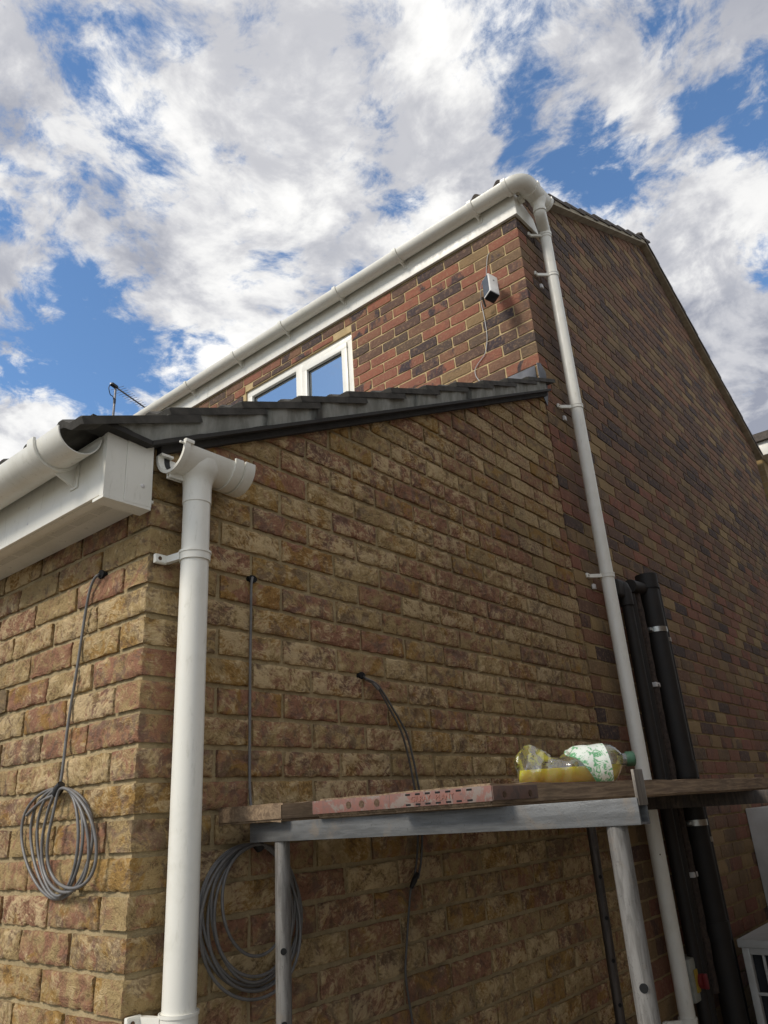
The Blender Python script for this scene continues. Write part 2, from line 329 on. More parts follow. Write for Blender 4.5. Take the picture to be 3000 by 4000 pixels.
def glassy():
    m, nt, b = newmat('window_glass'); nt.nodes.remove(b); o = nt.nodes['Material Output']
    g = N(nt, 'ShaderNodeBsdfGlossy'); g.inputs['Roughness'].default_value = .015; g.inputs[0].default_value = (.92, .97, 1, 1)
    t = N(nt, 'ShaderNodeBsdfTransparent'); t.inputs[0].default_value = (.75, .8, .8, 1)
    x = N(nt, 'ShaderNodeMixShader'); fr = N(nt, 'ShaderNodeFresnel'); fr.inputs[0].default_value = 1.9
    nt.links.new(mth(nt, 'ADD', mth(nt, 'MULTIPLY', fr.outputs[0], 1.6), .28, clamp=True), x.inputs[0]); nt.links.new(t.outputs[0], x.inputs[1]); nt.links.new(g.outputs[0], x.inputs[2]); nt.links.new(x.outputs[0], o.inputs[0]); return m
M['glass'] = glassy()
def clearplastic():
    m, nt, b = newmat('clear_plastic'); nt.nodes.remove(b); o = nt.nodes['Material Output']
    g = N(nt, 'ShaderNodeBsdfGlossy'); g.inputs['Roughness'].default_value = .12
    d = N(nt, 'ShaderNodeBsdfDiffuse'); d.inputs[0].default_value = (.62, .64, .6, 1)
    t = N(nt, 'ShaderNodeBsdfTransparent'); t.inputs[0].default_value = (.93, .93, .9, 1)
    x1 = N(nt, 'ShaderNodeMixShader'); x1.inputs[0].default_value = .09; nt.links.new(t.outputs[0], x1.inputs[1]); nt.links.new(d.outputs[0], x1.inputs[2])
    x = N(nt, 'ShaderNodeMixShader'); fr = N(nt, 'ShaderNodeFresnel'); fr.inputs[0].default_value = 1.5
    bn = N(nt, 'ShaderNodeBump'); bn.inputs['Strength'].default_value = .5; bn.inputs['Distance'].default_value = .004; nt.links.new(noise(nt, ocoord(nt), 38., 3, .5, .8), bn.inputs['Height'])
    for n_ in (g, fr): nt.links.new(bn.outputs[0], n_.inputs['Normal'])
    nt.links.new(mth(nt, 'ADD', mth(nt, 'MULTIPLY', fr.outputs[0], 1.2), .10, clamp=True), x.inputs[0]); nt.links.new(x1.outputs[0], x.inputs[1]); nt.links.new(g.outputs[0], x.inputs[2]); nt.links.new(x.outputs[0], o.inputs[0]); return m
M['clear'] = clearplastic()
def labelmat():
    m, nt, b = newmat('bottle_label'); v = ocoord(nt); n = noise(nt, v, 55., 5, .65, 1.6); k = noise(nt, v, 16., 2, .5, .4)
    f = mth(nt, 'ADD', n, mth(nt, 'MULTIPLY', mth(nt, 'SUBTRACT', k, .5), .5))
    nt.links.new(ramp(nt, f, [(0, (.72, .76, .70)), (.50, (.66, .70, .64)), (.545, (.16, .40, .20)), (.66, (.07, .27, .11)), (.70, (.6, .66, .58))]), b.inputs['Base Color']); b.inputs['Roughness'].default_value = .35; return m
M['label'] = labelmat()
def juice():
    m, nt, b = newmat('orange_squash'); b.inputs['Base Color'].default_value = (.97, .74, .015, 1); b.inputs['Roughness'].default_value = .15
    b.inputs['Subsurface Weight'].default_value = 1.0; b.inputs['Subsurface Radius'].default_value = (.06, .045, .004); b.inputs['Subsurface Scale'].default_value = 1.0; return m
M['juice'] = juice()
M['green'] = simple('green_cap', (.025, .085, .045), .5, 0, (.015, .05, .028), 90, .5)
M['dark'] = simple('dark_interior', (.03, .032, .036), .9)
M['camw'] = simple('camera_white', (.76, .75, .71), .35)
M['camb'] = simple('camera_black', (.012, .012, .014), .18)
M['solar'] = simple('camera_side_panel', (.075, .095, .125), .22, 0, (.06, .075, .10), 8, .5)
M['alu'] = simple('aerial_aluminium', (.20, .20, .21), .4, .7, (.12, .12, .13), 20, .5)
M['enamel'] = simple('white_enamel', (.55, .545, .52), .4, 0, (.45, .44, .41), 9, .5)
M['yellow'] = simple('yellow_plate', (.42, .28, .03), .5)
M['redk'] = simple('red_knob', (.20, .02, .022), .5)
M['isob'] = simple('isolator_grey', (.36, .37, .33), .5, 0, (.26, .27, .22), 20, .6)
M['hole'] = simple('hole_black', (.004, .004, .004), .9)
def farbrick(name, c1, c2, cm):
    m, nt, b = newmat(name); sp = N(nt, 'ShaderNodeSeparateXYZ'); nt.links.new(ocoord(nt), sp.inputs[0]); cb = N(nt, 'ShaderNodeCombineXYZ')
    nt.links.new(mth(nt, 'ADD', sp.outputs[0], sp.outputs[1]), cb.inputs[0]); nt.links.new(sp.outputs[2], cb.inputs[1])
    t = N(nt, 'ShaderNodeTexBrick'); nt.links.new(cb.outputs[0], t.inputs['Vector'])
    for k, v in (('Color1', rgb(c1)), ('Color2', rgb(c2)), ('Mortar', rgb(cm)), ('Scale', 1.), ('Mortar Size', .005), ('Brick Width', .225), ('Row Height', .075)): t.inputs[k].default_value = v
    nt.links.new(weather(nt, t.outputs[0], .4), b.inputs['Base Color']); b.inputs['Roughness'].default_value = .9; bump(nt, b, mth(nt, 'SUBTRACT', 1, t.outputs['Fac']), .5, .006); return m
M['farb'] = farbrick('far_yellow_brick', (.36, .25, .10), (.26, .17, .08), (.30, .235, .13)); M['shading'] = farbrick('far_brown_brick', (.20, .13, .085), (.13, .09, .065), (.24, .19, .12))
# ------------------------------------------------------------------ ground
g = MB(); g.box(-150, 150, -150, 150, GZ-.3, GZ); o = g.build('ground', M['ground']); o['kind'] = 'structure'
# ------------------------------------------------------------------ bricks
_bm = {}
def brick_mesh(L, W, H, var, mat, rough, cutter=None):
    rnd = random.Random(hash((round(L, 3), round(W, 3), var, rough)) & 0xffffff)
    nx = 5 if L > .16 else 3; nz = 2; ny = 1
    idx = {}; vs = []; fs = []
    def vert(i, j, k):
        key = (i, j, k)
        if key in idx: return idx[key]
        x = -L/2+L*i/nx; y = -W/2+W*j/ny; z = -H/2+H*k/nz
        ex = (i in (0, nx)); ez = (k in (0, nz)); fr = j == 0
        s = rough
        if fr:
            y += rnd.uniform(-.0013, .0010)*s-(.0016*s if not (ex or ez) else 0)
            if ex or ez: y += .0016*s
        if ex: x += rnd.uniform(-.0016, .0012)*s*(1 if i else -1)
        else: x += rnd.uniform(-.004, .004)
        if ez: z += rnd.uniform(-.0034, .0018)*s*(1 if k else -1)
        if ex and ez and fr: x -= .002*s*(1 if i else -1); z -= .0014*s*(1 if k else -1)
        idx[key] = len(vs); vs.append((x, y, z)); return idx[key]
    for i in range(nx):
        for k in range(nz): fs.append([vert(i, 0, k), vert(i+1, 0, k), vert(i+1, 0, k+1), vert(i, 0, k+1)])
        fs.append([vert(i, 0, nz), vert(i+1, 0, nz), vert(i+1, 1, nz), vert(i, 1, nz)]); fs.append([vert(i, 1, 0), vert(i+1, 1, 0), vert(i+1, 0, 0), vert(i, 0, 0)])
    for k in range(nz):
        fs.append([vert(0, 1, k), vert(0, 0, k), vert(0, 0, k+1), vert(0, 1, k+1)]); fs.append([vert(nx, 0, k), vert(nx, 1, k), vert(nx, 1, k+1), vert(nx, 0, k+1)])
    return vs, fs
def carved_mesh(L, W, H, var):
    """a brick whose faces carry real drag creases and ragged arrises (shared between alike bricks)"""
    rnd = random.Random(var*77+int(L*1000)); nx = max(4, round(L/.0062)); nz = 11; ny = 5 if L < .3 else 2
    o1 = Vector((rnd.uniform(-50, 50), rnd.uniform(-50, 50), rnd.uniform(-50, 50))); an = rnd.uniform(-.8, .8); ca, sa_ = math.cos(an), math.sin(an)
    st = rnd.uniform(.75, 1.25); idx = {}; vs = []; fs = []; rel = []
    def hgt(a, b, c):
        p = Vector((a, b, c))+Vector((mn.noise(Vector((a*13, b*13, c*13))+o1), mn.noise(Vector((a*13, b*13, c*13))-o1), mn.noise(Vector((c*13, a*13, b*13))+o1)))*.016
        q = Vector((ca*p.x+sa_*p.z, p.y, -sa_*p.x+ca*p.z)); q = Vector((q.x*.55, q.y, q.z*1.15))
        r_ = (1-abs(mn.noise(q*62+o1)))*.6+(1-abs(mn.noise(q*118-o1)))*.35+mn.noise(p*24+o1*2)*.55
        return (r_-.78)*.0082*st, min(1, max(0, .5+(r_-.80)*.75))
    def vert(i, j, k):
        key = (i, j, k)
        if key in idx: return idx[key]
        x = -L/2+L*i/nx; y = -W/2+W*(j/ny)**1.0; z = -H/2+H*k/nz
        e = min(min(i, nx-i)*L/nx, min(k, nz-k)*H/nz) if j == 0 else 0
        h, rl = hgt(x, y, z)
        ex, ez = i in (0, nx), k in (0, nz)
        wob = mn.noise(Vector((x*60, y*60, z*60))+o1*3)
        if j == 0: y += -h+.0042*math.exp(-e/.0042)*(.8+.9*wob)
        if ex: x += (-.0012-abs(wob)*.0024+(h*.6 if j else 0))*(1 if i else -1)
        if ez: z += (-.0010-.0024*mn.noise(Vector((x*45, 3.1, z*45))+o1))*(1 if k else -1)
        rel.append(rl); idx[key] = len(vs); vs.append((x, y, z)); return idx[key]
    for i in range(nx):
        for k in range(nz): fs.append([vert(i, 0, k), vert(i+1, 0, k), vert(i+1, 0, k+1), vert(i, 0, k+1)])
        fs.append([vert(i, 0, nz), vert(i+1, 0, nz), vert(i+1, 1, nz), vert(i, 1, nz)]); fs.append([vert(i, 1, 0), vert(i+1, 1, 0), vert(i+1, 0, 0), vert(i, 0, 0)])
    for k in range(nz):
        for j in range(ny):
            fs.append([vert(0, j+1, k), vert(0, j, k), vert(0, j, k+1), vert(0, j+1, k+1)]); fs.append([vert(nx, j, k), vert(nx, j+1, k), vert(nx, j+1, k+1), vert(nx, j, k+1)])
    return vs, fs, rel
def cut(vs, fs, co, no, rel=None):
    bm = bmesh.new(); ly = bm.verts.layers.float.new('relief'); bv = [bm.verts.new(q) for q in vs]
    if rel:
        for q, r_ in zip(bv, rel): q[ly] = r_
    for f in fs: bm.faces.new([bv[i] for i in f])
    bmesh.ops.bisect_plane(bm, geom=bm.verts[:]+bm.edges[:]+bm.faces[:], plane_co=co, plane_no=no, clear_outer=True)
    bm.verts.index_update(); r = ([tuple(q.co) for q in bm.verts], [[q.index for q in f.verts] for f in bm.faces], [q[ly] for q in bm.verts]); bm.free(); return r
def area2(p4):
    q = [proj(p) for p in p4]
    if any(x is None for x in q): return 0
    cx = sum(x[0] for x in q)/4; cy = sum(x[1] for x in q)/4
    if not (-20 < cx < 3020 and -20 < cy < 4020): return 0
    return abs(sum(q[i][0]*q[(i+1) % 4][1]-q[(i+1) % 4][0]*q[i][1] for i in range(4)))/2
def lay(specs, maxn, mat, mats, rough, walls, carved=False):
    """specs: dict(c centre, rz, L, W, H, wall, col, cuts[(co,no) in world]) ; largest in view become objects, the rest one mesh per wall"""
    for s in specs:
        c = Vector(s['c']); u = Vector((math.cos(s['rz']), math.sin(s['rz']), 0)); n = Vector((math.sin(s['rz']), -math.cos(s['rz']), 0)); f = c+n*s['W']/2
        s['a'] = area2([f-u*s['L']/2-Vector((0, 0, s['H']/2)), f+u*s['L']/2-Vector((0, 0, s['H']/2)), f+u*s['L']/2+Vector((0, 0, s['H']/2)), f-u*s['L']/2+Vector((0, 0, s['H']/2))])
    specs.sort(key=lambda s: -s['a']); rest = {k: (MB(), [], walls[k]) for k in walls}
    cache = {}
    for i, s in enumerate(specs):
        var = random.randrange(9 if carved else 7); key = (round(s['L'], 3), round(s['W'], 3), var)
        dx = random.uniform(-.0014, .0014)*rough; rot = Matrix.Rotation(s['rz'], 4, 'Z') @ Matrix.Rotation(random.uniform(-.007, .007)*rough, 4, 'Y') @ Matrix.Rotation(random.uniform(-.006, .006)*rough, 4, 'Z')
        n = Vector((math.sin(s['rz']), -math.cos(s['rz']), 0)); T = Matrix.Translation(Vector(s['c'])+n*dx+Vector((0, 0, random.uniform(-.001, .001)))) @ rot
        if i < maxn and s['a'] > 0:
            if s['cuts'] or key not in cache:
                vs, fs, rel = carved_mesh(s['L'], s['W'], s['H'], var) if carved else (*brick_mesh(s['L'], s['W'], s['H'], var, mat, rough), None)
                for co, no in s['cuts']: vs, fs, rel = cut(vs, fs, T.inverted() @ Vector(co), T.to_3x3().transposed() @ Vector(no), rel)
                if not fs: continue
                me = bpy.data.meshes.new('brick'); me.from_pydata(vs, [], fs); me.materials.append(mat)
                me.polygons.foreach_set('use_smooth', [True]*len(me.polygons)); me.set_sharp_from_angle(angle=R(50))
                if carved: at = me.attributes.new('relief', 'FLOAT', 'POINT'); at.data.foreach_set('value', rel)
                if not s['cuts']: cache[key] = me
            else: me = cache[key]
            o = bpy.data.objects.new('brick', me); COL.objects.link(o); o.parent = walls[s['wall']]; o.matrix_basis = T; o.color = (*s['col'], 1)
        else:
            vs, fs = brick_mesh(s['L'], s['W'], s['H'], var, mat, rough)
            for co, no in s['cuts']: vs, fs, _ = cut(vs, fs, T.inverted() @ Vector(co), T.to_3x3().transposed() @ Vector(no))
            if not fs: continue
            mb, cols, wobj = rest[s['wall']]; Wi = Matrix.Rotation(-s['rz'], 4, 'Z')
            mb.add([Wi @ (T @ Vector(q)) for q in vs], fs); cols += [s['col']]*len(vs); s_rz = s['rz']; rest[s['wall']] = (mb, cols, wobj); wobj['_rz'] = s_rz
    for k, (mb, cols, wobj) in rest.items():
        if not mb.v: continue
        me = bpy.data.meshes.new('brick_courses'); me.from_pydata(mb.v, [], mb.f); me.materials.append(mats)
        me.polygons.foreach_set('use_smooth', [True]*len(me.polygons)); me.set_sharp_from_angle(angle=R(50))
        at = me.attributes.new('bcol', 'FLOAT_COLOR', 'POINT'); at.data.foreach_set('color', np.array([(*c, 1) for c in cols], 'f').ravel())
        o = bpy.data.objects.new('brick_courses', me); COL.objects.link(o); o.parent = wobj; o.rotation_euler = (0, 0, wobj['_rz']); o['kind'] = 'stuff'
    for wobj in walls.values():
        if '_rz' in wobj: del wobj['_rz']
def ecol():
    t = random.random()
    if t < .24: h = random.uniform(.02, .25)
    elif t < .46: h = random.uniform(.25, .45)
    elif t < .54: h = random.uniform(.5, .64)
    elif t < .93: h = random.uniform(.64, .90)
    else: h = random.uniform(.92, 1)
    return (h, random.random(), random.random())
# ---- extension walls
PX, S_ = .0095, .492                       # mortar recess, roof pitch (rise per metre)
YF = 2.435                                 # depth of the extension; the house front stands at 2.44
ZB = lambda y: .214+S_*y                   # underside of the verge
ext = thing('brick_extension', 'single storey lean-to extension of creased buff brick under a concrete tiled roof', 'building', (0, 0, GZ))
mf = MB(); mf.box(-4.6, -PX, PX, .1, GZ, .09); fw = mf.build('front_wall', M['me'], ext, None)
ms = MB(); ms.prism([(PX+.001, GZ), (YF-.001, GZ), (YF-.001, ZB(YF)-.004), (.0, ZB(0)-.004), (PX+.001, ZB(0)-.004)], 0, -.1, -PX-.0004); sw = ms.build('side_wall', M['me'], ext, None)
mi = MB(); mi.box(-4.62, -4.5, .02, 2.42, GZ, 1.2); mi.build('end_wall', M['me'], ext, None)
specs = []
def put(wall, a, b, c, W=.1025, cuts=(), H=.065, colf=ecol, rz=None, zc=None, Y0=0., X0=0.):
    z = -.075*(c-.5) if zc is None else zc
    if rz is None: rz = 0 if wall == 'f' else R(90)
    if wall == 'f': cen = ((a+b)/2, Y0+W/2, z)
    else: cen = (X0-W/2, (a+b)/2, z)
    return dict(c=cen, rz=rz, L=abs(b-a), W=W, H=H, wall=wall, col=colf(), cuts=list(cuts))
nrm = Vector((0, -S_, 1)).normalized()
for c in range(-18, 31):
    odd = c % 2 == 1; z = -.075*(c-.5)
    if z < .10:
        x = 0.
        first = .215 if odd else .1025
        if odd: specs.append(put('f', -first, 0, c)); x = -.225
        else: x = -.1125
        while x > -4.4: specs.append(put('f', x-.215, x, c)); x -= .225
    y0 = .1125 if odd else .225
    zt = z+.0375
    if not odd: specs.append(put('s', 0, .215, c, cuts=[((0, 0, ZB(0)), nrm)] if ZB(0) < zt else []))
    elif z > .10: specs.append(put('s', 0, .1025, c, cuts=[((0, 0, ZB(0)), nrm)]))
    y = y0
    while y < YF-.03:
        b = min(y+.215, YF-.006)
        if b-y > .03 and ZB(b) > z-.0325: specs.append(put('s', y, b, c, cuts=[((0, 0, ZB(0)-.002), nrm)] if ZB(y) < zt else []))
        y += .225
lay([s for s in specs if ZB(s['c'][1]+s['L']/2 if s['wall'] == 's' else 9) > s['c'][2]-.04], 300, M['be'], M['bes'], 1., {'f': fw, 's': sw}, True)
# ---- extension eaves: fascia, soffit, box end
YE, ZE0, ZE1 = -.130, .044, .214
fb = MB(); fb.bbox(-4.7, .012, YE-.010, YE, ZE0, ZE1-.004, .003); fb.box(-4.7, .012, YE, YE+.022, ZE0, ZE0+.008); fa = fb.build('fascia', M['pvc'], ext)
for u, v in ((113, 1985), (108, 2046)):
    q = P(u, v, 1, YE-.010); MB().ball((q.x, YE-.010, q.z), .0042, 10, (1, .45, 1)).build('nail_cap', M['whitecap'], fa)
so = MB(); so.box(-4.7, .010, YE+.0225, -.001, ZE0+.012, ZE0+.020); so = so.build('soffit', M['pvc'], ext)
vb = MB(); x = -.045
while x > -2.6:
    for k in range(14): vb.box(x-.0034, x-.0014, -.084, -.060, ZE0+.0117, ZE0+.0130); x -= .0070
    x -= .008
vb_ = vb.build('vent_slots', simple('vent_shadow', (.56, .54, .47), .8), so, None); vb_['kind'] = 'stuff'
be = MB(); be.prism([(YE-.012, ZE0-.004), (-.088, ZE0-.004), (-.088, ZE1), (YE-.012, ZE1)], 0, .0, .016); be.prism([(-.0875, ZE0-.006), (-.012, ZE0-.004), (-.014, ZE1+.002), (-.0875, ZE1)], 0, -.002, .0185)
be.box(-.03, .0178, YE-.012, -.0125, ZE0-.012, ZE0-.0045); bo = be.build('box_end', M['pvc'], ext, 30)
q = P(925*.6028, 1600+495*.6028, 0, .0185); MB().ball((.0185, q.y, q.z), .006, 12, (.5, 1, 1)).build('screw_cap', M['whitecap'], bo)
# ---- extension roof
rf = MB(); rf.prism([(-.13, .17), (YF, ZB(YF)+.012), (YF, ZB(YF)+.04), (-.13, .205)], 0, -4.7, .0); roof = rf.build('roof', M['under'], ext, None)
def tile_mesh(L, Wd, th, name, mat, roll=.026):
    mb = MB(); prof = []
    n = 28
    for i in range(n+1):
        x = -Wd*i/n; t = abs(x)/Wd
        h = 0
        for c in (.30, .86):
            d_ = abs(t-c)/.135
            if d_ < 1: h += roll*(.5+.5*math.cos(math.pi*d_))**.8
        prof.append((x, h-(.004 if i == 0 else 0)))
    vs = []
    for y, dz in ((0, 0), (.006, .0), (L, 0)):
        for x, h in prof: vs.append((x, y, h+dz-(.003 if y == 0 else 0)))
        for x, h in prof: vs.append((x, y, h-th))
    m = n+1; fs = []
    for r_ in range(2):
        for i in range(n):
            a = r_*2*m; b = a+2*m
            fs += [(a+i, a+i+1, b+i+1, b+i), (a+m+i+1, a+m+i, b+m+i, b+m+i+1)]
        fs += [(a, b, b+m, a+m), (a+n, a+m+n, b+m+n, b+n)]
    for i in range(n): fs += [(i+1, i, m+i, m+i+1), (4*m+i, 4*m+i+1, 5*m+i+1, 5*m+i)]
    mb.add(vs, fs); return mb.mesh(name, mat, 40)
TY0, TG, TZ0 = -.235, .2385, .2065; TA = math.atan(S_)-R(4.6); TTH = .021
tm = tile_mesh(.36, .30, TTH, 'tile', M['tile'], .019)
def place_tile(me, par, x, y, z, ang, rz=0, jit=.002):
    o = bpy.data.objects.new('tile', me); COL.objects.link(o); o.parent = par
    o.location = (x+random.uniform(-jit, jit), y+random.uniform(-jit, jit)*2, z+random.uniform(-jit, jit)); o.rotation_euler = (ang+random.uniform(-.006, .006), random.uniform(-.008, .008), rz)
for i in range(11):
    y = TY0+TG*i; z = TZ0+TG*S_*i
    for k in range(15 if i == 0 else 3): place_tile(tm, roof, .053-.298*k, y, z, TA)
ZC = lambda y: .228+S_*y
cm_ = MB(); pts_b = []; 
for i in range(11):
    ya = TY0+TG*i; yb = min(ya+TG, YF-.004); za = TZ0+TG*S_*i-TTH-.003
    sub = 7
    for k in range(sub):
        y0 = ya+(yb-ya)*k/sub; y1 = ya+(yb-ya)*(k+1)/sub
        lo = lambda y: (ZC(y) if y > -.035 else .2115+.12*(-.035-y))
        z0 = za+math.tan(TA)*(y0-ya); z1 = za+math.tan(TA)*(y1-ya)
        if i == 0: y0 = max(y0, TY0+.055); y1 = max(y1, TY0+.055)
        if y1-y0 < 1e-4 or z1 < lo(y1)+.001: continue
        z0 = max(z0, lo(y0)+.0005)
        ex = lambda y: .040+.004*math.sin(y*23)+.003*math.sin(y*61+1)
        vs = [(.0, y0, lo(y0)), (.0, y1, lo(y1)), (.0, y1, z1), (.0, y0, z0), (ex(y0), y0, lo(y0)), (ex(y1), y1, lo(y1)), (ex(y1)+.003, y1, z1), (ex(y0)+.003, y0, z0)]
        cm_.add(vs, [(4, 5, 6, 7), (0, 1, 5, 4), (3, 7, 6, 2), (0, 4, 7, 3), (1, 2, 6, 5)])
cm_.build('verge_mortar', M['cement'], ext, 60)
uc = MB(); uc.prism([(-.035, ZC(-.035)-.014), (YF-.003, ZC(YF)-.014), (YF-.003, ZC(YF)-.002), (-.035, ZC(-.035)-.002)], 0, -.02, .047)
uc.prism([(-.20, .2105), (-.035, .1965), (-.035, .2095), (-.20, .2225)], 0, -.02, .044)
uc.prism([(.006, .192+S_*.006), (YF-.004, .192+S_*YF), (YF-.004, ZC(YF)-.0145), (.006, ZC(.006)-.0145)], 0, .0005, .022)
uc.build('undercloak', M['under'], ext, 30)
# ------------------------------------------------------------------ main house
YW, YR = 2.44, 7.88; YA, ZA = 5.14, 4.215; ZW = 2.69; GA = .0762; Z1 = 1.615
zr = lambda y: (3.102+.49*(y-2.902)) if y < YA else (3.102+.49*(YA-2.902))-.463*(y-YA)        # underside line of the gable verge
HXL = -12.5
house = thing('main_house', 'two storey red and brown brick house with a gabled tiled roof', 'building', (0, 2.44, GZ))
WX0, WX1, WZ0, WZ1 = -2.56, -1.392, 1.62, 2.553
PX = .0055
mw = MB(); y0, y1 = YW+PX, YW+.1
for b in ((HXL, WX0+.004, GZ, ZW+.1), (WX1-.004, -PX, 1.2, ZW+.1), (WX0+.004, WX1-.004, WZ1-.004, ZW+.1), (WX0+.004, WX1-.004, 1.2, WZ0)): mw.box(b[0], b[1], y0, y1, b[2], b[3])
hf = mw.build('front_wall', M['mm'], house, None)
mg = MB(); mg.prism([(YW+PX+.001, GZ), (YR, GZ), (YR, zr(YR)-.01), (YA, zr(YA)-.01), (YW+PX+.001, zr(YW)-.01)], 0, -.1, -PX-.0004); hg = mg.build('gable_wall', M['mg'], house, None)
bw = MB(); bw.box(HXL, -.11, YR-.1, YR, GZ, 2.75); bw.box(HXL, HXL+.1, YW+.11, YR-.11, GZ, 2.75); bw.box(HXL+.1, -.11, YW+.11, YR-.11, .9, 1.0); bw.build('rear_wall', M['mm'], house, None)
def mcol_f():
    t = random.random(); h = random.uniform(0, .24) if t < .38 else random.uniform(.24, .52) if t < .62 else random.uniform(.52, .72) if t < .92 else random.uniform(.76, .92)
    return (h, random.choice((0, .2, .9, 1)), random.random())
def mcol_g(low):
    t = random.random()
    if low: h = random.uniform(.12, .34) if t < .28 else random.uniform(.34, .55) if t < .58 else random.uniform(.58, .70) if t < .66 else random.uniform(.76, .98)
    else: h = random.uniform(.32, .44) if t < .24 else random.uniform(.42, .56) if t < .50 else random.uniform(.57, .70) if t < .70 else random.uniform(.74, .91)
    return (h, random.choice((0, .2, .35, .6)), random.random())
specs = []
k0 = -52
for k in range(k0, 36):
    zc = Z1+GA*(k+.5); odd = k % 2 == 1
    if 1.25 < zc < ZW+.02:                                    # front wall, upper storey only
        xs = [(-.1025 if odd else -.215, 0)]
        x = xs[0][0]-.01
        while x > -6.6: xs.append((x-.215, x)); x -= .225
        for j, (a, b) in enumerate(xs):
            if odd and j == 0: continue
            if zc-.035 < WZ1 and zc+.035 > WZ0-.02:
                if a < WX1 and b > WX0:
                    if b > WX1+.03: a = WX1+.002
                    elif a < WX0-.03: b = WX0-.002
                    elif zc > WZ1-.02 or zc < WZ0: pass
                    else: continue
            cuts = [((0, 0, WZ1+.004), Vector((0, 0, -1)))] if (a < WX1-.01 and b > WX0+.01 and zc-.035 < WZ1 < zc+.035) else []
            specs.append(put('f', a, b, 0, colf=mcol_f, zc=zc, Y0=YW, cuts=cuts))
    y = YW
    first = .215 if odd else .1025
    if odd or zc <= 1.25 or zc > ZW+.02: ys = [(YW, YW+first)]
    else: ys = []
    y = YW+first+.01
    while y < YR-.03: ys.append((y, min(y+.215, YR))); y += .225
    for a, b in ys:
        if b-a < .03 or max(zr(a), zr(b)) < zc-.034: continue
        cuts = []
        if zr(a) < zc+.036: cuts.append(((0, YA, zr(YA)-.003), Vector((0, -.49, 1)).normalized()))
        if zr(b) < zc+.036 and b > YA: cuts.append(((0, YA, zr(YA)-.003), Vector((0, .463, 1)).normalized()))
        sp = put('g', a, b, 0, colf=lambda: mcol_g(zc < 1.2+random.uniform(-.5, .5)), zc=zc, cuts=cuts, rz=R(90)); specs.append(sp)
for s in specs: s['H'] = .0662
lay(specs, 300, M['bm'], M['bms'], .75, {'f': hf, 'g': hg})
# fascia, eaves return
fb = MB(); fb.bbox(-3.02, .018, YW-.022, YW-.002, ZW-.002, 2.872, .002); fb.box(-3.02, .018, YW-.002, YW+.05, ZW+.004, ZW+.012); fb.bbox(HXL, -3.023, YW-.022, YW-.002, ZW-.002, 2.872, .002)
hfa = fb.build('fascia', M['pvc2'], house, 30)
eb = MB(); eb.prism([(YW-.020, ZW), (2.70, ZW+.010), (2.70, ZW+.03), (2.66, 2.80), (YW-.020, 2.872)], 0, .003, .020); eb.build('box_end', M['pvc2'], house, 30)
# roof
rf = MB(); rf.prism([(YW-.05, zr(YW-.05)+.020), (YA, zr(YA)+.012), (YR+.1, zr(YR+.1)+.012), (YR+.1, zr(YR+.1)+.045), (YA, zr(YA)+.045), (YW-.05, zr(YW-.05)+.045)], 0, HXL, .0); hroof = rf.build('roof', M['under'], house, None)
tm2 = tile_mesh(.40, .30, .022, 'tile', M['tile2']); G2 = .2875
A2 = math.atan(.49)-R(4.2); A3 = math.atan(.463)-R(4.2)
for i in range(-2, 8):
    y = 2.902+G2*i; z = 3.176+.49*G2*i
    for k in range(14 if i == -2 else 3): place_tile(tm2, hroof, .062-.298*k, y+(.035 if i == -2 and k else 0), z-(.032 if i == -2 and k else 0), A2)
for i in range(10):
    y = 8.02-G2*i; z = 4.268-.463*(y-YA)
    for k in range(3): place_tile(tm2, hroof, .062-.298*(k+1)+.0, y, z, A3, R(180))
rd = MB(); x = .064
ridge_parts = []
for i in range(12):
    a = x-.45*i; mb = MB(); mb.trough((a-.03, YA, 4.20), (a-.476, YA, 4.20), .105, .018, 14, (0, 0, -1), a0=.5, a1=math.pi-.5); mb.build('ridge_tile', M['tile2'], hroof, 40)
vm = MB()
def vstrip(ya, yb, n, lo, hi, exf, mb):
    for k in range(n):
        a = ya+(yb-ya)*k/n; b = ya+(yb-ya)*(k+1)/n
        vs = [(.0, a, lo(a)), (.0, b, lo(b)), (.0, b, hi(b)), (.0, a, hi(a)), (exf(a), a, lo(a)), (exf(b), b, lo(b)), (exf(b)+.004, b, hi(b)), (exf(a)+.004, a, hi(a))]
        mb.add(vs, [(4, 5, 6, 7), (0, 1, 5, 4), (3, 7, 6, 2), (0, 4, 7, 3), (1, 2, 6, 5)])
exf = lambda y: .048+.003*math.sin(y*19)
def hi_f(y):
    t = (y-2.902)/G2; i = math.floor(t); return 3.176+.49*G2*i-.024+math.tan(A2)*(y-2.902-G2*i)
for i in range(-2, 8): vstrip(2.902+G2*i+.001, min(2.902+G2*(i+1)-.001, YA), 4, lambda y: zr(y)+.006, hi_f, exf, vm)
vstrip(YA, YR+.12, 30, lambda y: zr(y)+.006, lambda y: 4.268-.463*(y-YA)-.022, exf, vm)
vm.build('verge_mortar', M['cement2'], house, 60)
uc = MB(); uc.prism([(2.60, zr(2.60)-.008), (YA, zr(YA)-.008), (YA, zr(YA)+.0055), (2.60, zr(2.60)+.0055)], 0, -.02, .056); uc.prism([(YA, zr(YA)-.008), (YR+.12, zr(YR+.12)-.008), (YR+.12, zr(YR+.12)+.0055), (YA, zr(YA)+.0055)], 0, -.02, .056)
uc = uc
uc.build('undercloak', M['cement2'], house, 30)
